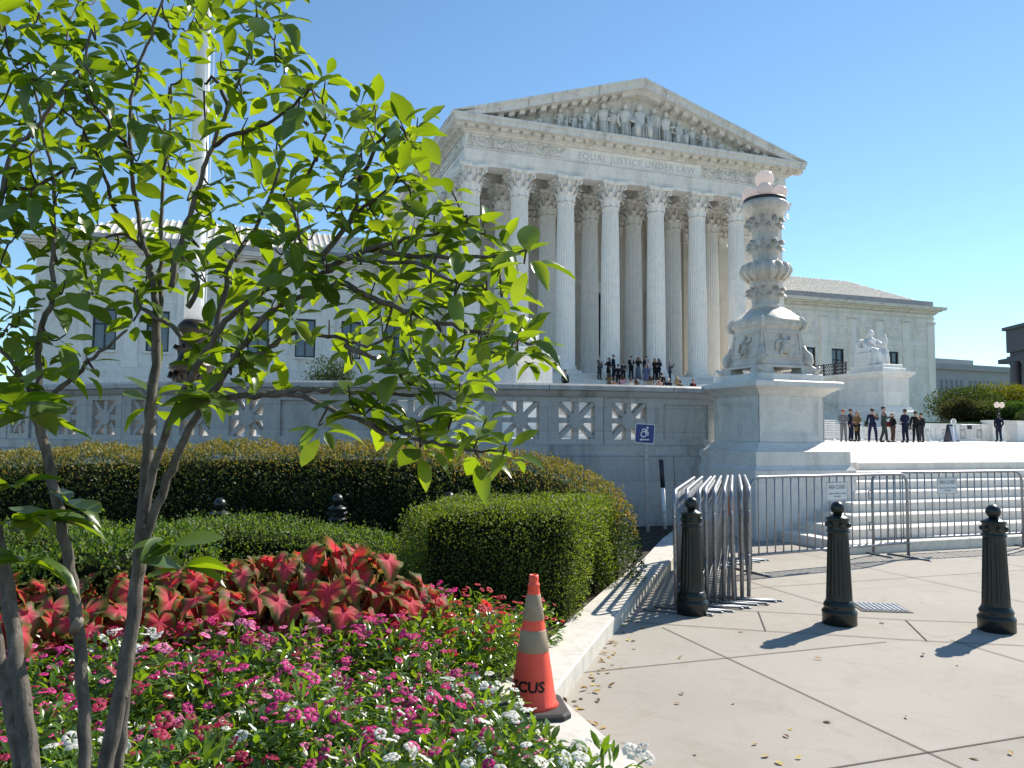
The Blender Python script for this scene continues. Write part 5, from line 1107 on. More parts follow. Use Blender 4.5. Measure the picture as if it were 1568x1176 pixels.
hole = lambda x, y: (120 < x < 340 and 255 < y < 340) or (110 < x < 260 and 430 < y < 560 and rng.random() < .8) or (430 < x < 640 and 495 < y < 585 and rng.random() < .7) or (650 < x < 860 and y < 300)
extra = []
while len(extra) < 82:
    x, y = rng.uniform(-40, 820), rng.uniform(-60, 620)
    if inside(x, y, crown) and not hole(x, y) and all((x-a)**2+(y-b)**2 > 26**2 for a, b in CL+extra): extra.append((x, y))
TW = []
SPO = [(p, o) for p, o in SK_ if p.z+tO.z > 1.5]; SP = [p for p, o in SPO]; SO = [o for p, o in SPO]
LP, LD, LN, LS = [], [], [], []
def px_of(p): return to_px(p+tO)
spx = [px_of(p) for p in SP]
order = []
for i, (x, y) in enumerate(CL+extra):
    j = min(range(len(SP)), key=lambda k: (spx[k][0]-x)**2+(spx[k][1]-y)**2); order.append((((spx[j][0]-x)**2+(spx[j][1]-y)**2), x, y, i))
for _, x, y, i in sorted(order):
    j = min(range(len(SP)), key=lambda k: (spx[k][0]-x)**2+(spx[k][1]-y)**2); base = SP[j]; ex = i >= len(CL)
    Yd = base.y+tO.y+(rng.uniform(-.18,.12) if not ex else rng.uniform(-.1,.45)); Yd = max(1.55, Yd); tip = at_depth(x, y, Yd)-tO
    mid = (base+tip)/2+Vector((0,0,-.02-.10*(tip-base).length))+Vector((rng.gauss(0,.012),rng.gauss(0,.012),0)); P = smooth_path([base, mid, tip], 4)
    if (tip-base).length > .015: TW.append(((tip-base).length, P))
    for p in P[2:]: SP.append(p); SO.append(SO[j]); spx.append(px_of(p))
    ax = (tip-mid).normalized() if (tip-mid).length > .01 else Vector((0,0,1)); ax = (ax*.6+Vector((0,0,.55))+Vector((rng.gauss(0,.2),rng.gauss(0,.2),0))).normalized(); s1 = ax.orthogonal().normalized(); s2 = ax.cross(s1)
    nl = rng.randint(6, 9); L0_ = rng.uniform(.070,.115)*(1 if not ex else .9)
    for k in range(nl):
        a = 2.4*k+rng.random()*.5; el = -.25+1.15*(k/nl)+rng.gauss(0,.15); rad = s1*cos(a)+s2*sin(a); d = (rad*cos(el)+ax*sin(el)).normalized(); d = (d+Vector((0,0,-.15))).normalized()
        LP.append(tip-ax*(.05*(1-k/nl))+d*.012); LD.append(d); nn = ax*.8+Vector((0,0,.5))+Vector((rng.gauss(0,.35),rng.gauss(0,.35),rng.gauss(0,.2))); LN.append(nn); LS.append(L0_*(.65+.45*rng.random())*(.8 if k == nl-1 else 1))
for (x, y, Y, d_) in ((100,770,2.06,1),(70,800,2.05,-1),(18,745,1.9,1),(262,835,2.3,1),(280,870,2.3,1),(20,620,1.7,1),(45,640,1.75,1),(330,610,2.0,-1),(20,800,1.95,1),(35,860,1.95,1)):
    p = at_depth(x, y, Y)-tO
    for k in range(6):
        a = rng.random()*6.28; LP.append(p); LD.append(Vector((cos(a), sin(a), rng.uniform(-.2,.5)))); LN.append(Vector((rng.gauss(0,.3), rng.gauss(0,.3), 1))); LS.append(.10+.05*rng.random())
LP, LD, LN, LS = [np.array([tuple(q) for q in a]) if not isinstance(a[0], float) else np.array(a) for a in (LP, LD, LN, LS)]
TW.sort(key=lambda q: -q[0]); rest = MB(); rest.smooth = True
for k_, (_, P) in enumerate(TW):                       # the hundred longest twigs are parts, the short rest one part
    tw = MB() if k_ < 100 else rest; tw.smooth = True; tw.tube(P, [.0032-.0014*k/(len(P)-1) for k in range(len(P))], 6)
    if k_ < 100: tw.build('twig', twm, tree)
tag(rest.build('short_twigs', twm, tree), kind='stuff')
mg = leaf_mat('magnolia_leaf', [(.032,.068,.014),(.05,.10,.017),(.068,.13,.02),(.09,.155,.02)], .52, (4.7,3.5,.42), rough=.28, spec=.6, vein=(.14,.22,.06), pale=(.10,.17,.05))
V = []; Fq = []; U = []; off = 0
for var, (fold, droop, W) in enumerate(((.10,.20,.50),(.26,.38,.44),(.16,.05,.52),(.34,.55,.46))):
    sel = np.arange(len(LP)) % 4 == var
    T = leaf_template(1, W, ((0,.06),(.04,.07),(.12,.36),(.28,.78),(.45,.98),(.6,1.0),(.74,.84),(.87,.5),(.96,.16),(1.0,.01)), fold, droop)
    T[0][:,2] += .012*np.sin(T[0][:,0]*16+var)*np.abs(T[0][:,1])/.2
    a, q, u_ = scatter(T, LP[sel], LD[sel], LN[sel], LS[sel]); V.append(a); Fq.append(q+off); U.append(u_); off += len(a)
link('foliage', np_mesh('foliage', np.concatenate(V), [np.concatenate(Fq)], [mg], uv=np.concatenate(U), smooth=True), tree)
# ------------------------------------------------------------------ fallen leaves on the paving
lm = [leaf_mat('dry_leaf_'+n_, c_, .15, (1.3,1.1,.6), rough=.7) for n_, c_ in (('tan', [(.34,.22,.08),(.44,.32,.14)]), ('yellow', [(.55,.40,.05),(.62,.5,.1)]), ('brown', [(.10,.06,.035),(.16,.10,.06)]))]
fm = []
for k in range(3):
    T = leaf_template(1, .48, ((0,.08),(.25,.8),(.55,1),(.8,.6),(1,.03)), .35-.1*k, -.25+.2*k); fm.append([np_mesh('fallen_leaf', T[0]*.062, [T[1]], [m_], uv=T[2]) for m_ in lm])
def fallen(x, y, z, kind, lab, grp): 
    o = link('fallen_leaf', fm[rng.randrange(3)][kind], None, (x, y, z+.004), rng.random()*6.28); s = .42+.55*rng.random(); o.scale = (s,s,s); o.rotation_euler = (rng.gauss(0,.15), rng.gauss(0,.15), rng.random()*6.28); tag(o, lab, 'leaf', grp)
for k in range(58):
    t_ = rng.random()**1.2; y = 4.25+t_*2.4; x = kerb_x(y)+.03+abs(rng.gauss(0,.09)); fallen(x, y, 0, 0 if rng.random() < .62 else 1 if rng.random() < .55 else 2, 'dry curled leaf in the drift along the kerb near the cone', 'dry leaves along the kerb')
for (px, py, kd) in ((1130,968,0),(1032,1078,0),(1120,1079,0),(1038,1009,0),(1258,1011,0),(1208,1131,2),(1160,1140,0),(1178,1158,0),(1186,1167,1),(1218,1163,1),(1386,1098,0),(1065,1158,2),(1308,956,2),(1346,954,2),(1468,1020,2),(1414,1003,2),(1500,1164,0),(1548,1158,0),(1207,1116,1),(1046,1065,2),(1273,1108,2)):
    p = at_height(px, py, 0); fallen(p.x, p.y, .001, kd, 'single dry leaf lying on the open paving', 'dry leaves scattered on the open paving')
# ------------------------------------------------------------------ far plaza: low walls, planters, shrubs, far buildings
def far(px, Y): p = at_depth(px, 650, Y); return Vector((p.x, p.y, 0))
def leafy(name, c, rx, ry, h, n, size, cols, label, cat='shrub', trunk=.0, group=None, trans=.3, lumps=9):
    e = empty(name, c, 0, label, cat, group); cs = rnd_dirs(lumps)*np.array([rx,ry,h*.5])*.55; cs[:,2] = np.abs(cs[:,2])*1.2+h*.38
    rr = .36+.25*nrng.random(lumps); k = nrng.integers(0, lumps, n); d = rnd_dirs(n); q = nrng.random(n)**.35
    P = cs[k]+d*q[:,None]*rr[k][:,None]*np.array([rx,ry,h*.62]); P[:,2] = np.maximum(P[:,2], .05+trunk)
    D = d+rnd_dirs(n)*.8; V, Q, uv = scatter(LB, P, D, d*.5+rnd_dirs(n)*.7+np.array([0,0,.4]), size*(.6+.8*nrng.random(n)))
    link('crown', np_mesh('crown', V, [Q], [leaf_mat(name+'_leaf', cols, trans, (2.6,2.4,.8), rough=.7, spec=.15)]), e)
    t_ = MB(); t_.smooth = True
    for j in range(5): a = 2*pi*j/5; t_.tube([(.04*rx*cos(a),.04*ry*sin(a),-.1),(rx*.25*cos(a),ry*.25*sin(a),h*.4),(rx*.5*cos(a),ry*.5*sin(a),h*.7)], [.045*h**.5,.03*h**.5,.015], 6)
    t_.build('trunk', twm, e); return e
c = at_depth(505,575,30); leafy('olive_bush', (c.x, c.y, plaza_z(c)+.75), 1.25, 1.0, 2.55, 5200, .085, [(.018,.032,.016),(.03,.05,.024),(.05,.075,.035)], 'dark rounded bush standing on the plaza in front of the left wing', 'bush')
pw = MB(); pw.lathe([(.6,-.1),(.75,.3),(.8,.75),(.85,.8),(.85,.9),(.7,.9)], 20); pw.build('planter_pot', M['marble_plain'], None, (c.x, c.y, plaza_z(c)+.05)); tag(bpy.context.scene.objects['planter_pot'], 'round stone pot under the dark bush on the plaza', 'planter')
# balustrade and parapet closing the plaza at the right
zb = 1.36; lw = empty('far_balustrade', bw(31, -17.0, 0)+Vector((0,0,0)), ANG, 'pale low balustrade with star openings behind the standing group on the plaza', 'wall')
A0, A1, A2 = far(1408,50.5), far(1513,53), far(1600,55)
lw.location = (A0.x, A0.y, plaza_z(A0)-.06); d = (A1-A0); lw.rotation_euler = (0,0,math.atan2(d.y,d.x)); L_ = d.length
q = MB(); q.box(0,L_,-.02,.3,0,.18); q.box(0,L_,-.06,.34,.93,1.22); 
for k in range(5): q.box(L_*k/4-.14,L_*k/4+.14,0,.28,.18,.93)
q.build('frame', M['marble_plain'], lw)
fpm = MB(); k_ = .93/ .8
for k in range(4):
    x0, x1 = L_*k/4+.14, L_*(k+1)/4-.14; xc = (x0+x1)/2; q = MB(); o_ = .30
    q.box(x0,xc-o_,.04,.24,.18,.93); q.box(xc+o_,x1,.04,.24,.18,.93); q.box(xc-o_,xc+o_,.04,.24,.18,.24); q.box(xc-o_,xc+o_,.04,.24,.86,.93)
    for j in range(8):
        a_ = j*pi/4; k0 = len(q.v); q.box(0,(.3 if j%2 == 0 else .42),.06+.003*j,.22,-.035,.035); q.xf(Matrix.Translation((xc,0,.55)) @ Matrix.Rotation(-a_,4,'Y'), k0)
    q.prism([(xc+.11*cos(2*pi*i/16), .55+.11*sin(2*pi*i/16)) for i in range(16)], .05,.23); q.build('pierced_panel', M['marble_plain'], lw)
pw2 = empty('far_parapet', (A1.x, A1.y, plaza_z(A1)-.06), math.atan2((A2-A1).y,(A2-A1).x), 'plain pale parapet wall behind the officer at the far right of the plaza', 'wall'); L2 = (A2-A1).length
q = MB(); q.box(0.02,L2+6,-.3,.5,0,1.36); q.build('wall', M['marble_plain'], pw2); q = MB(); q.box(0.02,L2+6,-.38,.58,1.362,1.5); q.build('coping', M['marble_plain'], pw2)
lawn = MB(); g0, g1 = far(1412,51.5), far(1640,57); lawn.add([(g0.x,g0.y,2.62),(g1.x,g1.y,2.8),(g1.x+30,g1.y+60,3.4),(g0.x+5,g0.y+60,3.4)], [(0,1,2,3)]); lawn.add([(g0.x,g0.y,0),(g1.x,g1.y,0),(g1.x,g1.y,2.79),(g0.x,g0.y,2.61)], [(0,1,2,3)])
lawn.build('terrace', simple('lawn', (.06,.09,.025), .95, var=.3, sc=2))['kind'] = 'structure'
pp = far(1563,50); e = empty('stone_planter', (pp.x, pp.y, plaza_z(pp)), 0, 'pale square planter cut by the right picture edge on the plaza', 'planter'); q = MB(); q.sqloft([(.62,0),(.66,1.2),(.72,1.22),(.72,1.36)]); q.build('box', M['marble_plain'], e)
leafy('planter_shrub', (pp.x+.2, pp.y, plaza_z(pp)+1.3), .5, .5, .8, 700, .07, [(.03,.05,.012),(.05,.08,.02)], 'small dark shrub growing in the pale planter at the right edge')
for i, (px, Y, rx, ry, h, cols, lab) in enumerate((
    (1482,62,3.6,3.0,3.5,[(.018,.035,.010),(.03,.055,.016),(.05,.08,.02)],'tall dark green bush right beside the corner of the right wing'),
    (1471,57,1.7,1.8,2.2,[(.04,.045,.022),(.06,.055,.03),(.04,.06,.02)],'sparse brownish bush in front of the tall dark one near the right wing'),
    (1502,57,2.2,2.0,1.9,[(.05,.05,.028),(.04,.065,.022),(.07,.09,.03)],'low brown and green bush above the far balustrade'),
    (1537,66,4.2,3.5,3.9,[(.07,.09,.012),(.12,.13,.015),(.16,.15,.02)],'yellow-green rounded bush rising behind the twin globe lamp'),
    (1582,64,4.2,3.5,3.4,[(.05,.08,.012),(.10,.12,.015),(.13,.13,.02)],'yellow-green bush cut by the right picture edge'),
    (1558,56,2.4,2.0,1.9,[(.025,.06,.014),(.04,.085,.02),(.06,.11,.03)],'bright green spreading bush behind the officer'))):
    p = far(px, Y); leafy('garden_bush', (p.x, p.y, 2.4), rx, ry, h, 11000, .15, cols, lab, 'bush', group='bushes beyond the plaza', lumps=16)
# twin globe lamp
p = far(1531,52); e = empty('twin_globe_lamp', (p.x, p.y, 2.4), .5, 'small post lamp with two white globes in front of the bushes', 'lamp'); q = MB(); q.smooth = True; q.lathe([(.09,0),(.05,.2),(.04,1.2),(.05,1.25)], 10); q.tube([(-.2,0,1.2),(0,0,1.15),(.2,0,1.2)], .025, 6); q.build('post', M['iron'], e)
for s in (-1,1): g = MB(); g.smooth = True; g.sphere((s*.3,0,1.40), .17, 12, 8, (1,1,1.15)); g.build('globe', gm, e)
# sandwich board and sign post, far barricade, stanchions
p = far(1456,46); e = empty('sandwich_board', (p.x, p.y, plaza_z(p)), R(15), 'dark A-frame board standing beside the white sign post', 'sign')
for s in (-1,1): q = MB(); q.loft([[(-.28,s*.30-.015,0),(.28,s*.30-.015,0),(.28,s*.30+.015,0),(-.28,s*.30+.015,0)],[(-.26,s*.03-.015,1.05),(.26,s*.03-.015,1.05),(.26,s*.03+.015,1.05),(-.26,s*.03+.015,1.05)]]); q.build('panel', simple('board_navy', (.02,.03,.06), .4), e)
q = MB(); q.loft([[(-.23,-.325,.1),(.23,-.325,.1),(.23,-.318,.1),(-.23,-.318,.1)],[(-.23,-.12,.93),(.23,-.12,.93),(.23,-.113,.93),(-.23,-.113,.93)]]); q.build('poster', simple('poster_grey', (.42,.45,.52), .4), e)
def stanchion(px, Y, lab, head=False):
    p = far(px, Y); e = empty('white_stanchion', (p.x, p.y, plaza_z(p)), 0, lab, 'post', 'white posts on the plaza'); q = MB(); q.smooth = True; q.lathe([(.2,0),(.2,.03),(.06,.08),(.035,.12),(.035,1.0),(.05,1.03),(.03,1.08)], 14); q.build('post', M['white_paint'], e)
    if head: q = MB(); q.smooth = False; q.xf(Matrix.Identity(4)); q.prism([(.17*cos(2*pi*i/20), 1.2+.17*sin(2*pi*i/20)) for i in range(20)], -.02,.02); h_ = q.build('sign_disc', M['white_paint'], e); q = MB(); q.prism([(.08*cos(2*pi*i/16), 1.2+.11*sin(2*pi*i/16)) for i in range(16)], -.026,-.021); q.build('dark_ring', M['iron'], h_); q = MB(); q.prism([(.045*cos(2*pi*i/16), 1.2+.07*sin(2*pi*i/16)) for i in range(16)], -.03,-.027); q.build('ring_centre', M['white_paint'], h_)
for px, lab in ((1276,'white post on the plaza at the foot of the stairs, leftmost of its row'),(1318,'white post behind the tan-coated woman'),(1397,'white post between the two suited men on the plaza'),(1423,'white post in front of the star openings'),(1441,'white post left of the A-frame board')): stanchion(px, 46.5, lab)
stanchion(1460, 45, 'white post with a round ringed sign in front of the A-frame board', True)
fb = dup(ba); fb['label'] = 'far crowd barricade with a small dark plaque against the star openings'; fb['group'] = 'barricades closing the steps'; pA, pB = far(1470,49.5), far(1502.5,50); aim(fb, pA, pB); fb.location.z = plaza_z(pA)-.02; fb.scale = ((pB-pA).length/2.72,1,1); del fb['group']
pq = far(1484.5,49.6); q = MB(); q.cbox(-.17,.17,-.01,.01,-.13,.13,.005); o = q.build('plaque', simple('plaque_navy', (.02,.025,.05), .4), None, (pq.x, pq.y, plaza_z(pq)+.92), R(10)); tag(o, 'small dark plaque hung on the far barricade', 'sign')
# office block far behind
def block(name, px0, px1, Y, ztop, label, mcol, wins, win_z, setback=None, k1=1.06):
    a, b = far(px0, Y), far(px1, Y*k1); d = b-a; L_ = d.length; e = empty(name, a, math.atan2(d.y, d.x), label, 'building'); m_ = simple(name+'_stone', mcol, .8, var=.08, sc=.2)
    q = MB(); q.box(0,L_,0,25,-1,ztop-1.2); wl_ = q.build('wall', m_, e); q = MB(); q.box(-.4,L_+.4,-.5,25,ztop-1.2,ztop-.7); q.box(-.1,L_+.1,-.15,25,ztop-.698,ztop); q.build('cornice', m_, e)
    if setback: q = MB(); q.box(setback[0]*L_,setback[1]*L_,6,24,ztop,ztop+setback[2]); q.box(setback[0]*L_,(setback[0]+.45*(setback[1]-setback[0]))*L_,8,24,ztop+setback[2],ztop+setback[2]+1.1); q.build('roof_storey', m_, e)
    gl = simple(name+'_glass', (.10,.13,.17), .3, var=.2, sc=.3)
    for k, f_ in enumerate(wins):
        for (z0, z1) in win_z: q = MB(); x = f_*L_; q.box(x-.38,x+.38,-.04,-.005,z0,z1); w_ = q.build('window', gl, e); q = MB(); q.box(x-.5,x+.5,-.22,-.005,z0-.25,z0-.02); q.build('sill', m_, w_)
    return e
block('office_block', 1428, 1552, 150, 16.2, 'long pale office building with a row of narrow windows beyond the bushes', (.36,.37,.36), [.12,.18,.24,.30,.36,.47,.53,.585,.64,.695,.75,.805,.86], ((9.2,13.0),), (.0,.86,1.8))
e = block('library_pavilion', 1552, 1660, 120, 15.0, 'dark stone pavilion with columns at the right picture edge', (.10,.105,.12), [.3,.55], ((3,9),), None, .86)
q = MB(); q.box(-1.2,16,-1.4,0.4,13.2,13.9); q.box(-.4,16,-.5,.4,14.9,18.4); q.box(-.8,16,-.9,.4,18.4,18.9); q.build('attic', simple('dark_stone', (.10,.105,.12), .8), e)
for k in range(3): q = MB(); q.smooth = True; q.lathe([(.7,-1),(.75,2),(.7,11),(.62,12.6),(.95,13.2)], 16, (2.6+k*3.2,-.9)); q.build('column', simple('dark_stone_column', (.12,.125,.14), .8), e)
# ------------------------------------------------------------------ people
PEND = []
def skin_obj(name, J, E, rad, m_, parent, root=0, sub=1):
    me = bpy.data.meshes.new(name); me.from_pydata([tuple(p) for p in J], E, []); o = link(name, me, parent)
    sk = o.modifiers.new('skin', 'SKIN'); sk.use_smooth_shade = True; sk.branch_smoothing = .4
    dat = me.skin_vertices[0].data if me.skin_vertices else None
    if dat is None:
        bm = bmesh.new(); bm.from_mesh(me); bm.verts.layers.skin.verify(); bm.to_mesh(me); bm.free(); dat = me.skin_vertices[0].data
    for i, r in enumerate(rad): dat[i].radius = (r, r); dat[i].use_root = (i == root)
    s = o.modifiers.new('sub', 'SUBSURF'); s.levels = sub; s.render_levels = sub; PEND.append((o, m_)); return o
cloth = {}
def fab(c, r=.85):
    k = tuple(round(x,3) for x in c)
    if k not in cloth: cloth[k] = simple('fabric', c, r, var=.18, sc=9, spec=.2)
    return cloth[k]
SKIN = {0: simple('skin_light', (.50,.30,.21), .5, var=.06), 1: simple('skin_tan', (.36,.20,.13), .5, var=.06), 2: simple('skin_dark', (.10,.055,.035), .5, var=.06)}
face_m = simple('face_features', (.05,.025,.02), .5)
HAIR = {'black': (.012,.010,.010), 'brown': (.05,.028,.015), 'blond': (.32,.22,.10), 'grey': (.30,.29,.28), 'red': (.30,.09,.025), 'white': (.6,.6,.58)}
hm = {k: simple('hair_'+k, c, .6, var=.25, sc=30) for k, c in HAIR.items()}
shoe = simple('shoe_leather', (.02,.017,.015), .4)
def person(loc, rz, label, top, bot, hair='brown', h=1.74, pose='down', legs='stand', skirt=None, long_top=0.0, hairlen=0, tone=0, shirt=None, group=None, w=1.0, bag=None, hat=None):
    """faces -y locally"""
    e = empty('person', loc, rz, label, 'person', group); k = h/1.75; V = lambda x, y, z: Vector((x*k*w, y*k, z*k))
    sp = {'stand': .095, 'apart': .16, 'stride': .1}[legs]; st = .16 if legs == 'stride' else .02
    hipL, hipR = V(.085,0,.92), V(-.085,0,.92); kL, kR = V(sp,-.02-st*.5,.50), V(-sp,-.01+st*.3,.50); aL, aR = V(sp+.015,.03-st,.09), V(-sp-.015,.03+st,.09); tL, tR = V(sp+.04,-.14-st,.035), V(-sp-.04,-.14+st,.035)
    chest, neck = V(0,.0,1.30), V(0,.01,1.47); sL, sR = V(.175,.01,1.41), V(-.175,.01,1.41)
    if pose == 'phone': eL, eR, wL, wR = V(.22,-.17,1.22), V(-.22,-.17,1.22), V(.07,-.30,1.50), V(-.07,-.30,1.50)
    elif pose == 'fold': eL, eR, wL, wR = V(.24,-.02,1.14), V(-.24,-.02,1.14), V(-.02,-.20,1.16), V(.02,-.20,1.10)
    elif pose == 'one': eL, eR, wL, wR = V(.25,-.02,1.13), V(-.24,-.12,1.16), V(.25,-.06,.88), V(-.10,-.30,1.26)
    elif pose == 'pocket': eL, eR, wL, wR = V(.27,.05,1.14), V(-.27,.05,1.14), V(.19,-.06,.95), V(-.19,-.06,.95)
    else: eL, eR, wL, wR = V(.235,.02,1.13), V(-.235,.02,1.13), V(.245,-.05,.88), V(-.245,-.05,.88)
    hL, hR = wL+(wL-eL).normalized()*.07*k, wR+(wR-eR).normalized()*.07*k
    J = [V(0,0,.97), V(0,0,1.12), chest, neck, V(0,.0,1.545), V(0,-.01,1.63), V(0,.0,1.70), sL, eL, wL, hL, sR, eR, wR, hR, hipL, kL, aL, tL, hipR, kR, aR, tR]
    E = [(0,1),(1,2),(2,3),(3,4),(4,5),(5,6),(2,7),(7,8),(8,9),(9,10),(2,11),(11,12),(12,13),(13,14),(0,15),(15,16),(16,17),(17,18),(0,19),(19,20),(20,21),(21,22)]
    r = [0.115,.11,.12,.06,.055,.112,.088,.065,.045,.03,.034,.065,.045,.03,.034,.085,.058,.04,.036,.085,.058,.04,.036]
    body = skin_obj('body', J, E, [x*k for x in r], SKIN[tone], e)
    # face and five-fingered hands, joined to the same figure
    f = MB(); f.smooth = True; hd = V(0,-.01,1.63)
    f.tube([hd+V(0,-.095,.01), hd+V(0,-.118,-.02), hd+V(0,-.10,-.028)], [.010*k,.017*k,.012*k], 6)
    for s in (-1,1): f.sphere(hd+V(s*.096,.005,-.005), .022*k, 6, 5, (.5,1,1.4))
    for wv_, hv, el in ((wL,hL,eL),(wR,hR,eR)):
        d = (hv-wv_).normalized(); sd_ = d.orthogonal().normalized()
        for i in range(4): b0 = hv+sd_*(.012*(i-1.5))*k; f.tube([b0, b0+d*.035*k, b0+d*(.06+.008*(i in (1,2)))*k+V(0,-.012,0)], [.009*k,.008*k,.006*k], 5)
        b0 = wv_+d*.035*k+sd_*.02*k; f.tube([b0, b0+(d*.6+sd_*.8)*.035*k, b0+(d+sd_*.5)*.05*k], [.010*k,.009*k,.007*k], 5)
    f.build('face_and_fingers', SKIN[tone], body)
    f = MB()
    for s in (-1,1): f.sphere(hd+V(s*.034,-.088,.018), .011*k, 6, 4, (1.3,.6,.8))
    f.tube([hd+V(-.026,-.092,-.048), hd+V(0,-.098,-.05), hd+V(.026,-.092,-.048)], .006*k, 5); f.build('eyes_and_mouth', face_m, body)
    # clothes follow the same bones
    Jt = [V(0,0,.96-.02), V(0,0,1.13), chest, V(0,.01,1.435), sL, eL, wL-(wL-eL).normalized()*.02*k, sR, eR, wR-(wR-eR).normalized()*.02*k, V(.07,0,.90-long_top*.3), V(-.07,0,.90-long_top*.3)]
    Et = [(0,1),(1,2),(2,3),(2,4),(4,5),(5,6),(2,7),(7,8),(8,9),(0,10),(0,11)]; rt = [.145,.132,.148,.078,.086,.062,.045,.086,.062,.045,.115,.115]
    if long_top > .2: Jt += [V(.06,0,.86-long_top), V(-.06,0,.86-long_top)]; Et += [(10,12),(11,13)]; rt += [.12,.12]
    skin_obj('jacket', Jt, Et, [x*k for x in rt], fab(top), e)
    if shirt: f = MB(); f.smooth = True; f.loft([[V(-.02,-.135,1.16),V(.02,-.135,1.16),V(.02,-.12,1.16),V(-.02,-.12,1.16)],[V(-.055,-.148,1.36),V(.055,-.148,1.36),V(.055,-.10,1.36),V(-.055,-.10,1.36)],[V(-.05,-.075,1.47),V(.05,-.075,1.47),V(.05,-.04,1.47),V(-.05,-.04,1.47)]]); f.build('shirt', fab(shirt), e)
    if skirt:
        f = MB(); f.smooth = True; f.loft([[V((a0+.012*sin(5*a_))*cos(a_),(a0*.8)*sin(a_),z_) for a_ in np.linspace(0,2*pi,19)[:-1]] for a0, z_ in ((.15,1.0),(.185,.88),(.20,.7),(.20+.03*(skirt < .4),skirt))]); f.build('skirt', fab(bot), e)
    else:
        skin_obj('trousers', [V(0,0,.97),hipL,kL,aL+V(0,0,-.02),hipR,kR,aR+V(0,0,-.02)], [(0,1),(1,2),(2,3),(0,4),(4,5),(5,6)], [x*k for x in (.125,.105,.078,.062,.105,.078,.062)], fab(bot), e)
    for a_, t_ in ((aL,tL),(aR,tR)): f = MB(); f.smooth = True; c_ = (a_+t_)/2; f.sphere((c_.x,c_.y,.045*k), .13*k, 10, 7, (.42,1.05,.36)); f.build('shoe', shoe, e)
    f = MB(); f.smooth = True; f.sphere(hd+V(0,.02,.035), .106*k, 12, 9, (.88,1.0,.92))
    if hairlen: f.tube([hd+V(-.085,.03,.03),hd+V(-.10,.05,-.10),hd+V(-.09,.05,-.12-.14*hairlen)], [.04*k,.05*k,.035*k], 7); f.tube([hd+V(.085,.03,.03),hd+V(.10,.05,-.10),hd+V(.09,.05,-.12-.14*hairlen)], [.04*k,.05*k,.035*k], 7); f.tube([hd+V(0,.09,.05),hd+V(0,.11,-.10),hd+V(0,.10,-.14-.14*hairlen)], [.07*k,.075*k,.05*k], 8)
    f.build('hair', hm[hair], e)
    if hat: f = MB(); f.smooth = True; f.lathe([((.128*k),1.665*k),(.13*k,1.70*k),(.15*k,1.75*k),(.13*k,1.79*k),(.02*k,1.80*k)], 16); f.build('cap', fab(hat), e)
    return e, (wL, wR, sL)
rb = lambda: R(19)                                      # facing the viewer's side = local -y turned with the court
NAVY, BLACK, CHAR, GREY, TAN = (.012,.016,.04), (.012,.012,.014), (.035,.036,.04), (.16,.16,.16), (.22,.13,.06)
PL = [(1291.5,42,165,'red-haired man in grey jacket and light trousers on the plaza, leftmost of the standing group',GREY,(.20,.19,.17),'red',1.76,'fold','stand',None,0,0,None),
 (1303,43.5,40,'man in navy suit standing just behind the red-haired man on the plaza',NAVY,NAVY,'black',1.84,'down','stand',None,0,0,None),
 (1312.5,42.5,-60,'woman in long tan coat and dark leggings on the plaza',TAN,BLACK,'blond',1.68,'fold','stand',None,.28,1,None),
 (1336,41,150,'person in navy jacket and trousers with feet wide apart on the plaza',NAVY,(.02,.022,.06),'black',1.80,'one','apart',None,.12,0,None),
 (1353.5,41.3,70,'tall woman in grey-green suit with hair tied up on the plaza',(.055,.065,.06),(.045,.055,.05),'brown',1.92,'one','stride',None,.1,0,None),
 (1367,42,100,'shorter woman in black jacket and brown trousers with a red bag on the plaza',BLACK,(.11,.06,.045),'brown',1.55,'fold','stand',None,.1,1,None),
 (1386,41.2,195,'man in dark navy suit seen from behind on the plaza, hair black',NAVY,NAVY,'black',1.79,'fold','stand',None,.05,0,None),
 (1402,41.5,160,'person in black suit at the right end of the standing group on the plaza',BLACK,BLACK,'black',1.70,'one','stand',None,.05,0,None),
 (1410.5,42.8,200,'dark-clothed person half hidden behind the right end of the standing group',BLACK,CHAR,'brown',1.64,'down','stand',None,.05,0,None)]
for (px, Y, ang, lab, top, bot, hr, h, pose, legs, sk, lt, hl, sh) in PL:
    p = far(px, Y); e, (wl_, wr_, sl_) = person((p.x, p.y, plaza_z(p)), R(ang), lab, top, bot, hr, h, pose, legs, sk, lt, hl, 1 if hr == 'black' else 0, sh)
    if 'wide apart' in lab or 'red bag' in lab:
        q = MB(); q.smooth = True; q.cbox(-.05,.05,-.16,.16,-.14,.14,.03); o = q.build('handbag', fab((.06,.05,.03) if 'wide apart' in lab else (.20,.02,.02)), None, Vector((p.x, p.y, plaza_z(p)+.98))+Matrix.Rotation(R(ang),3,'Z') @ Vector((.34,-.05,0)), R(ang)); tag(o, 'dark shoulder bag at the side of the person with wide-set feet' if 'wide apart' in lab else 'dark red bag on the arm of the shorter woman in black', 'bag')
p = far(1529,50); person((p.x, p.y, plaza_z(p)), R(185), 'uniformed officer in dark navy jacket standing alone by the far parapet', (.012,.014,.035), (.025,.03,.055), 'black', 1.82, 'pocket', 'stand', None, .14, 0, 2, None, hat=None, w=1.08)
def on_stairs(px, py, h):
    """step on which a person of height h has the head top at this pixel"""
    best = None
    for i in range(24):
        n = -11.2+i*.42; z = stair_z(n)
        u0 = min(np.linspace(0,27,400), key=lambda u: abs(to_px(bw(u,n,z+h))[0]-px)); d = abs(to_px(bw(u0,n,z+h))[1]-py)
        if best is None or d < best[0]: best = (d, u0, n, z)
    return bw(best[1], best[2], best[3])
G_ = 'people on the courthouse stairs'
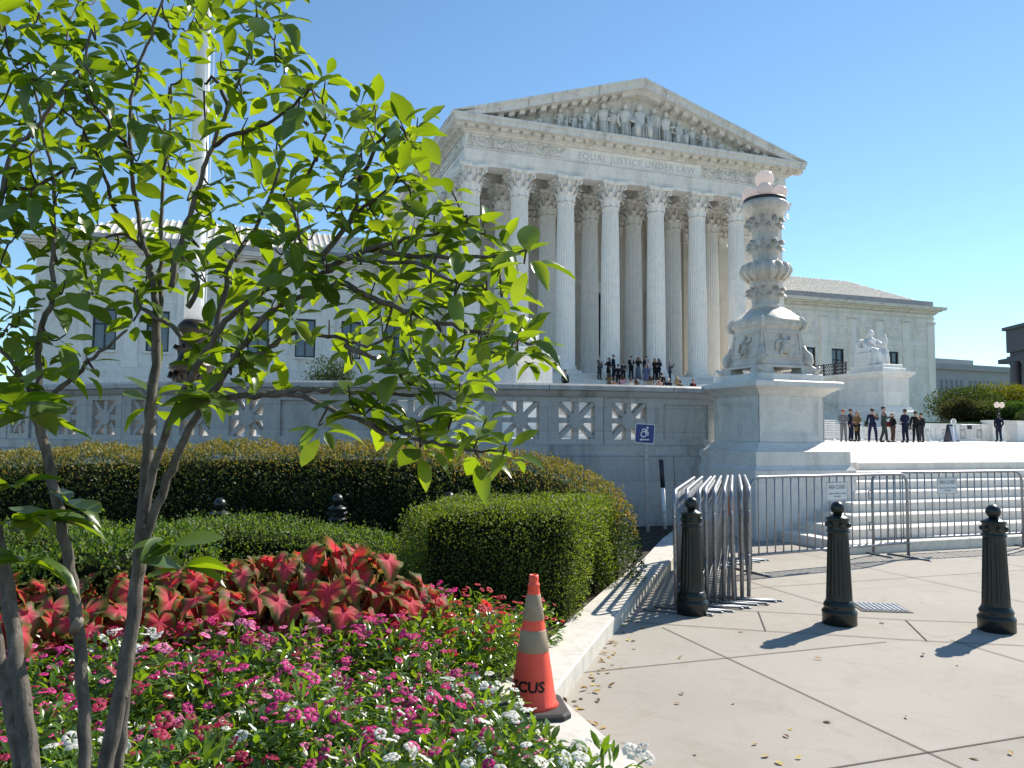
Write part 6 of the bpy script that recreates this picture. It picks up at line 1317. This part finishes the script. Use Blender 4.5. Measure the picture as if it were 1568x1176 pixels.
SP_ = [(866,566,25,'man in dark suit alone on the left part of the stairs',(.02,.022,.035),BLACK,'brown',1.76,'down',None,0,0,(.5,.5,.55)),
 (918,545,40,'older man in grey suit at the top of the stairs, left end of the crowd',(.09,.09,.09),(.05,.05,.05),'grey',1.76,'one',None,.05,0,(.55,.55,.6)),
 (932.5,546.5,-60,'woman in short black dress at the top of the stairs',BLACK,BLACK,'black',1.70,'one',.55,0,1,None),
 (939,544,60,'man in navy suit beside the woman in the black dress',NAVY,NAVY,'black',1.82,'down',None,.05,0,None),
 (947,558,190,'man in black suit seen from behind below the navy-suited man',BLACK,BLACK,'black',1.76,'down',None,.05,0,None),
 (954.5,553,10,'dark-clothed person by the column base behind the man in black',CHAR,BLACK,'brown',1.55,'fold',None,0,0,None),
 (932.5,571,170,'person in brown jacket lower on the stairs at the left of the crowd',(.16,.10,.06),(.10,.07,.05),'brown',1.68,'phone',None,.05,1,None),
 (940,581,150,'person in orange top at the wall line, left of the pink one',(.55,.20,.05),(.10,.07,.05),'black',1.62,'phone',None,0,0,None),
 (953.6,573,170,'person in pink cardigan lower on the stairs',(.55,.30,.36),BLACK,'brown',1.66,'phone',None,0,1,None),
 (966,579,175,'person with dark hair and white top photographing from the lower stairs',(.62,.60,.54),CHAR,'black',1.66,'phone',None,0,0,None),
 (974.6,579,185,'brown-haired person in dark brown coat beside the white top',(.07,.055,.04),BLACK,'brown',1.66,'phone',None,.2,1,None),
 (966,545,20,'man in black suit at the top of the stairs near the middle of the crowd',BLACK,BLACK,'black',1.80,'fold',None,.05,0,(.5,.5,.5)),
 (977,547,10,'woman in long grey-blue dress raising both hands to her face',(.015,.015,.02),(.13,.16,.21),'black',1.72,'phone',.1,0,1,None),
 (990,545,15,'tall man in navy suit at the top of the stairs with white shirt',NAVY,NAVY,'black',1.84,'down',None,.05,0,(.6,.6,.62)),
 (992.5,551,5,'person in pale pink shirt in front of the tall navy-suited man',(.55,.42,.44),(.06,.06,.10),'grey',1.70,'down',None,0,0,None),
 (988.5,558,-20,'woman in violet-blue dress on the stairs below the pale pink shirt',(.12,.13,.24),(.12,.13,.24),'brown',1.66,'down',.45,0,1,None),
 (1003,549,30,'blond woman in black coat at the top of the stairs',BLACK,BLACK,'blond',1.70,'fold',None,.25,1,None),
 (1009,549.5,-30,'brown-haired woman in navy coat beside the blond woman',NAVY,BLACK,'brown',1.70,'fold',None,.25,1,None),
 (1013,570,180,'person in dark jacket with a red collar on the lower stairs',(.03,.02,.025),BLACK,'brown',1.70,'down',None,0,0,(.35,.03,.03)),
 (1026,553,80,'grey-haired man in slate blue jacket photographing at the right end of the crowd',(.05,.06,.10),(.02,.022,.035),'grey',1.74,'phone',None,.05,0,None),
 (997,577,170,'person with brown bob and cream scarf at the wall line',(.30,.25,.20),BLACK,'brown',1.66,'phone',None,0,1,(.6,.55,.5)),
 (1010,580,190,'person in rosy top photographing at the wall line',(.42,.22,.20),CHAR,'brown',1.64,'phone',None,0,0,None),
 (1024,580,180,'white-haired person in navy coat at the wall line',NAVY,BLACK,'white',1.66,'down',None,.1,0,None),
 (1036.5,577,160,'blond person in tan jacket at the wall line near the right end',(.40,.28,.17),(.05,.05,.06),'blond',1.68,'phone',None,.1,1,None),
 (1042,582,200,'black-coated person close behind the blond one in tan',BLACK,BLACK,'black',1.66,'down',None,.1,0,None),
 (1061,580,15,'person in red top and black jacket standing apart at the right of the stairs',BLACK,BLACK,'brown',1.66,'down',None,.05,0,(.45,.02,.03))]
for (px, py, ang, lab, top, bot, hr, h, pose, sk, lt, hl, sh) in SP_:
    person(on_stairs(px, py, h), R(ang), lab, top, bot, hr, h, pose, 'stand', sk, lt, hl, (px*7 % 3 == 1)*1, sh, G_)
dg = bpy.context.evaluated_depsgraph_get()
for o, m_ in PEND:
    me = bpy.data.meshes.new_from_object(o.evaluated_get(dg)); o.modifiers.clear(); old = o.data; o.data = me; me.materials.clear(); me.materials.append(m_); bpy.data.meshes.remove(old)
    me.polygons.foreach_set('use_smooth', np.ones(len(me.polygons), bool))
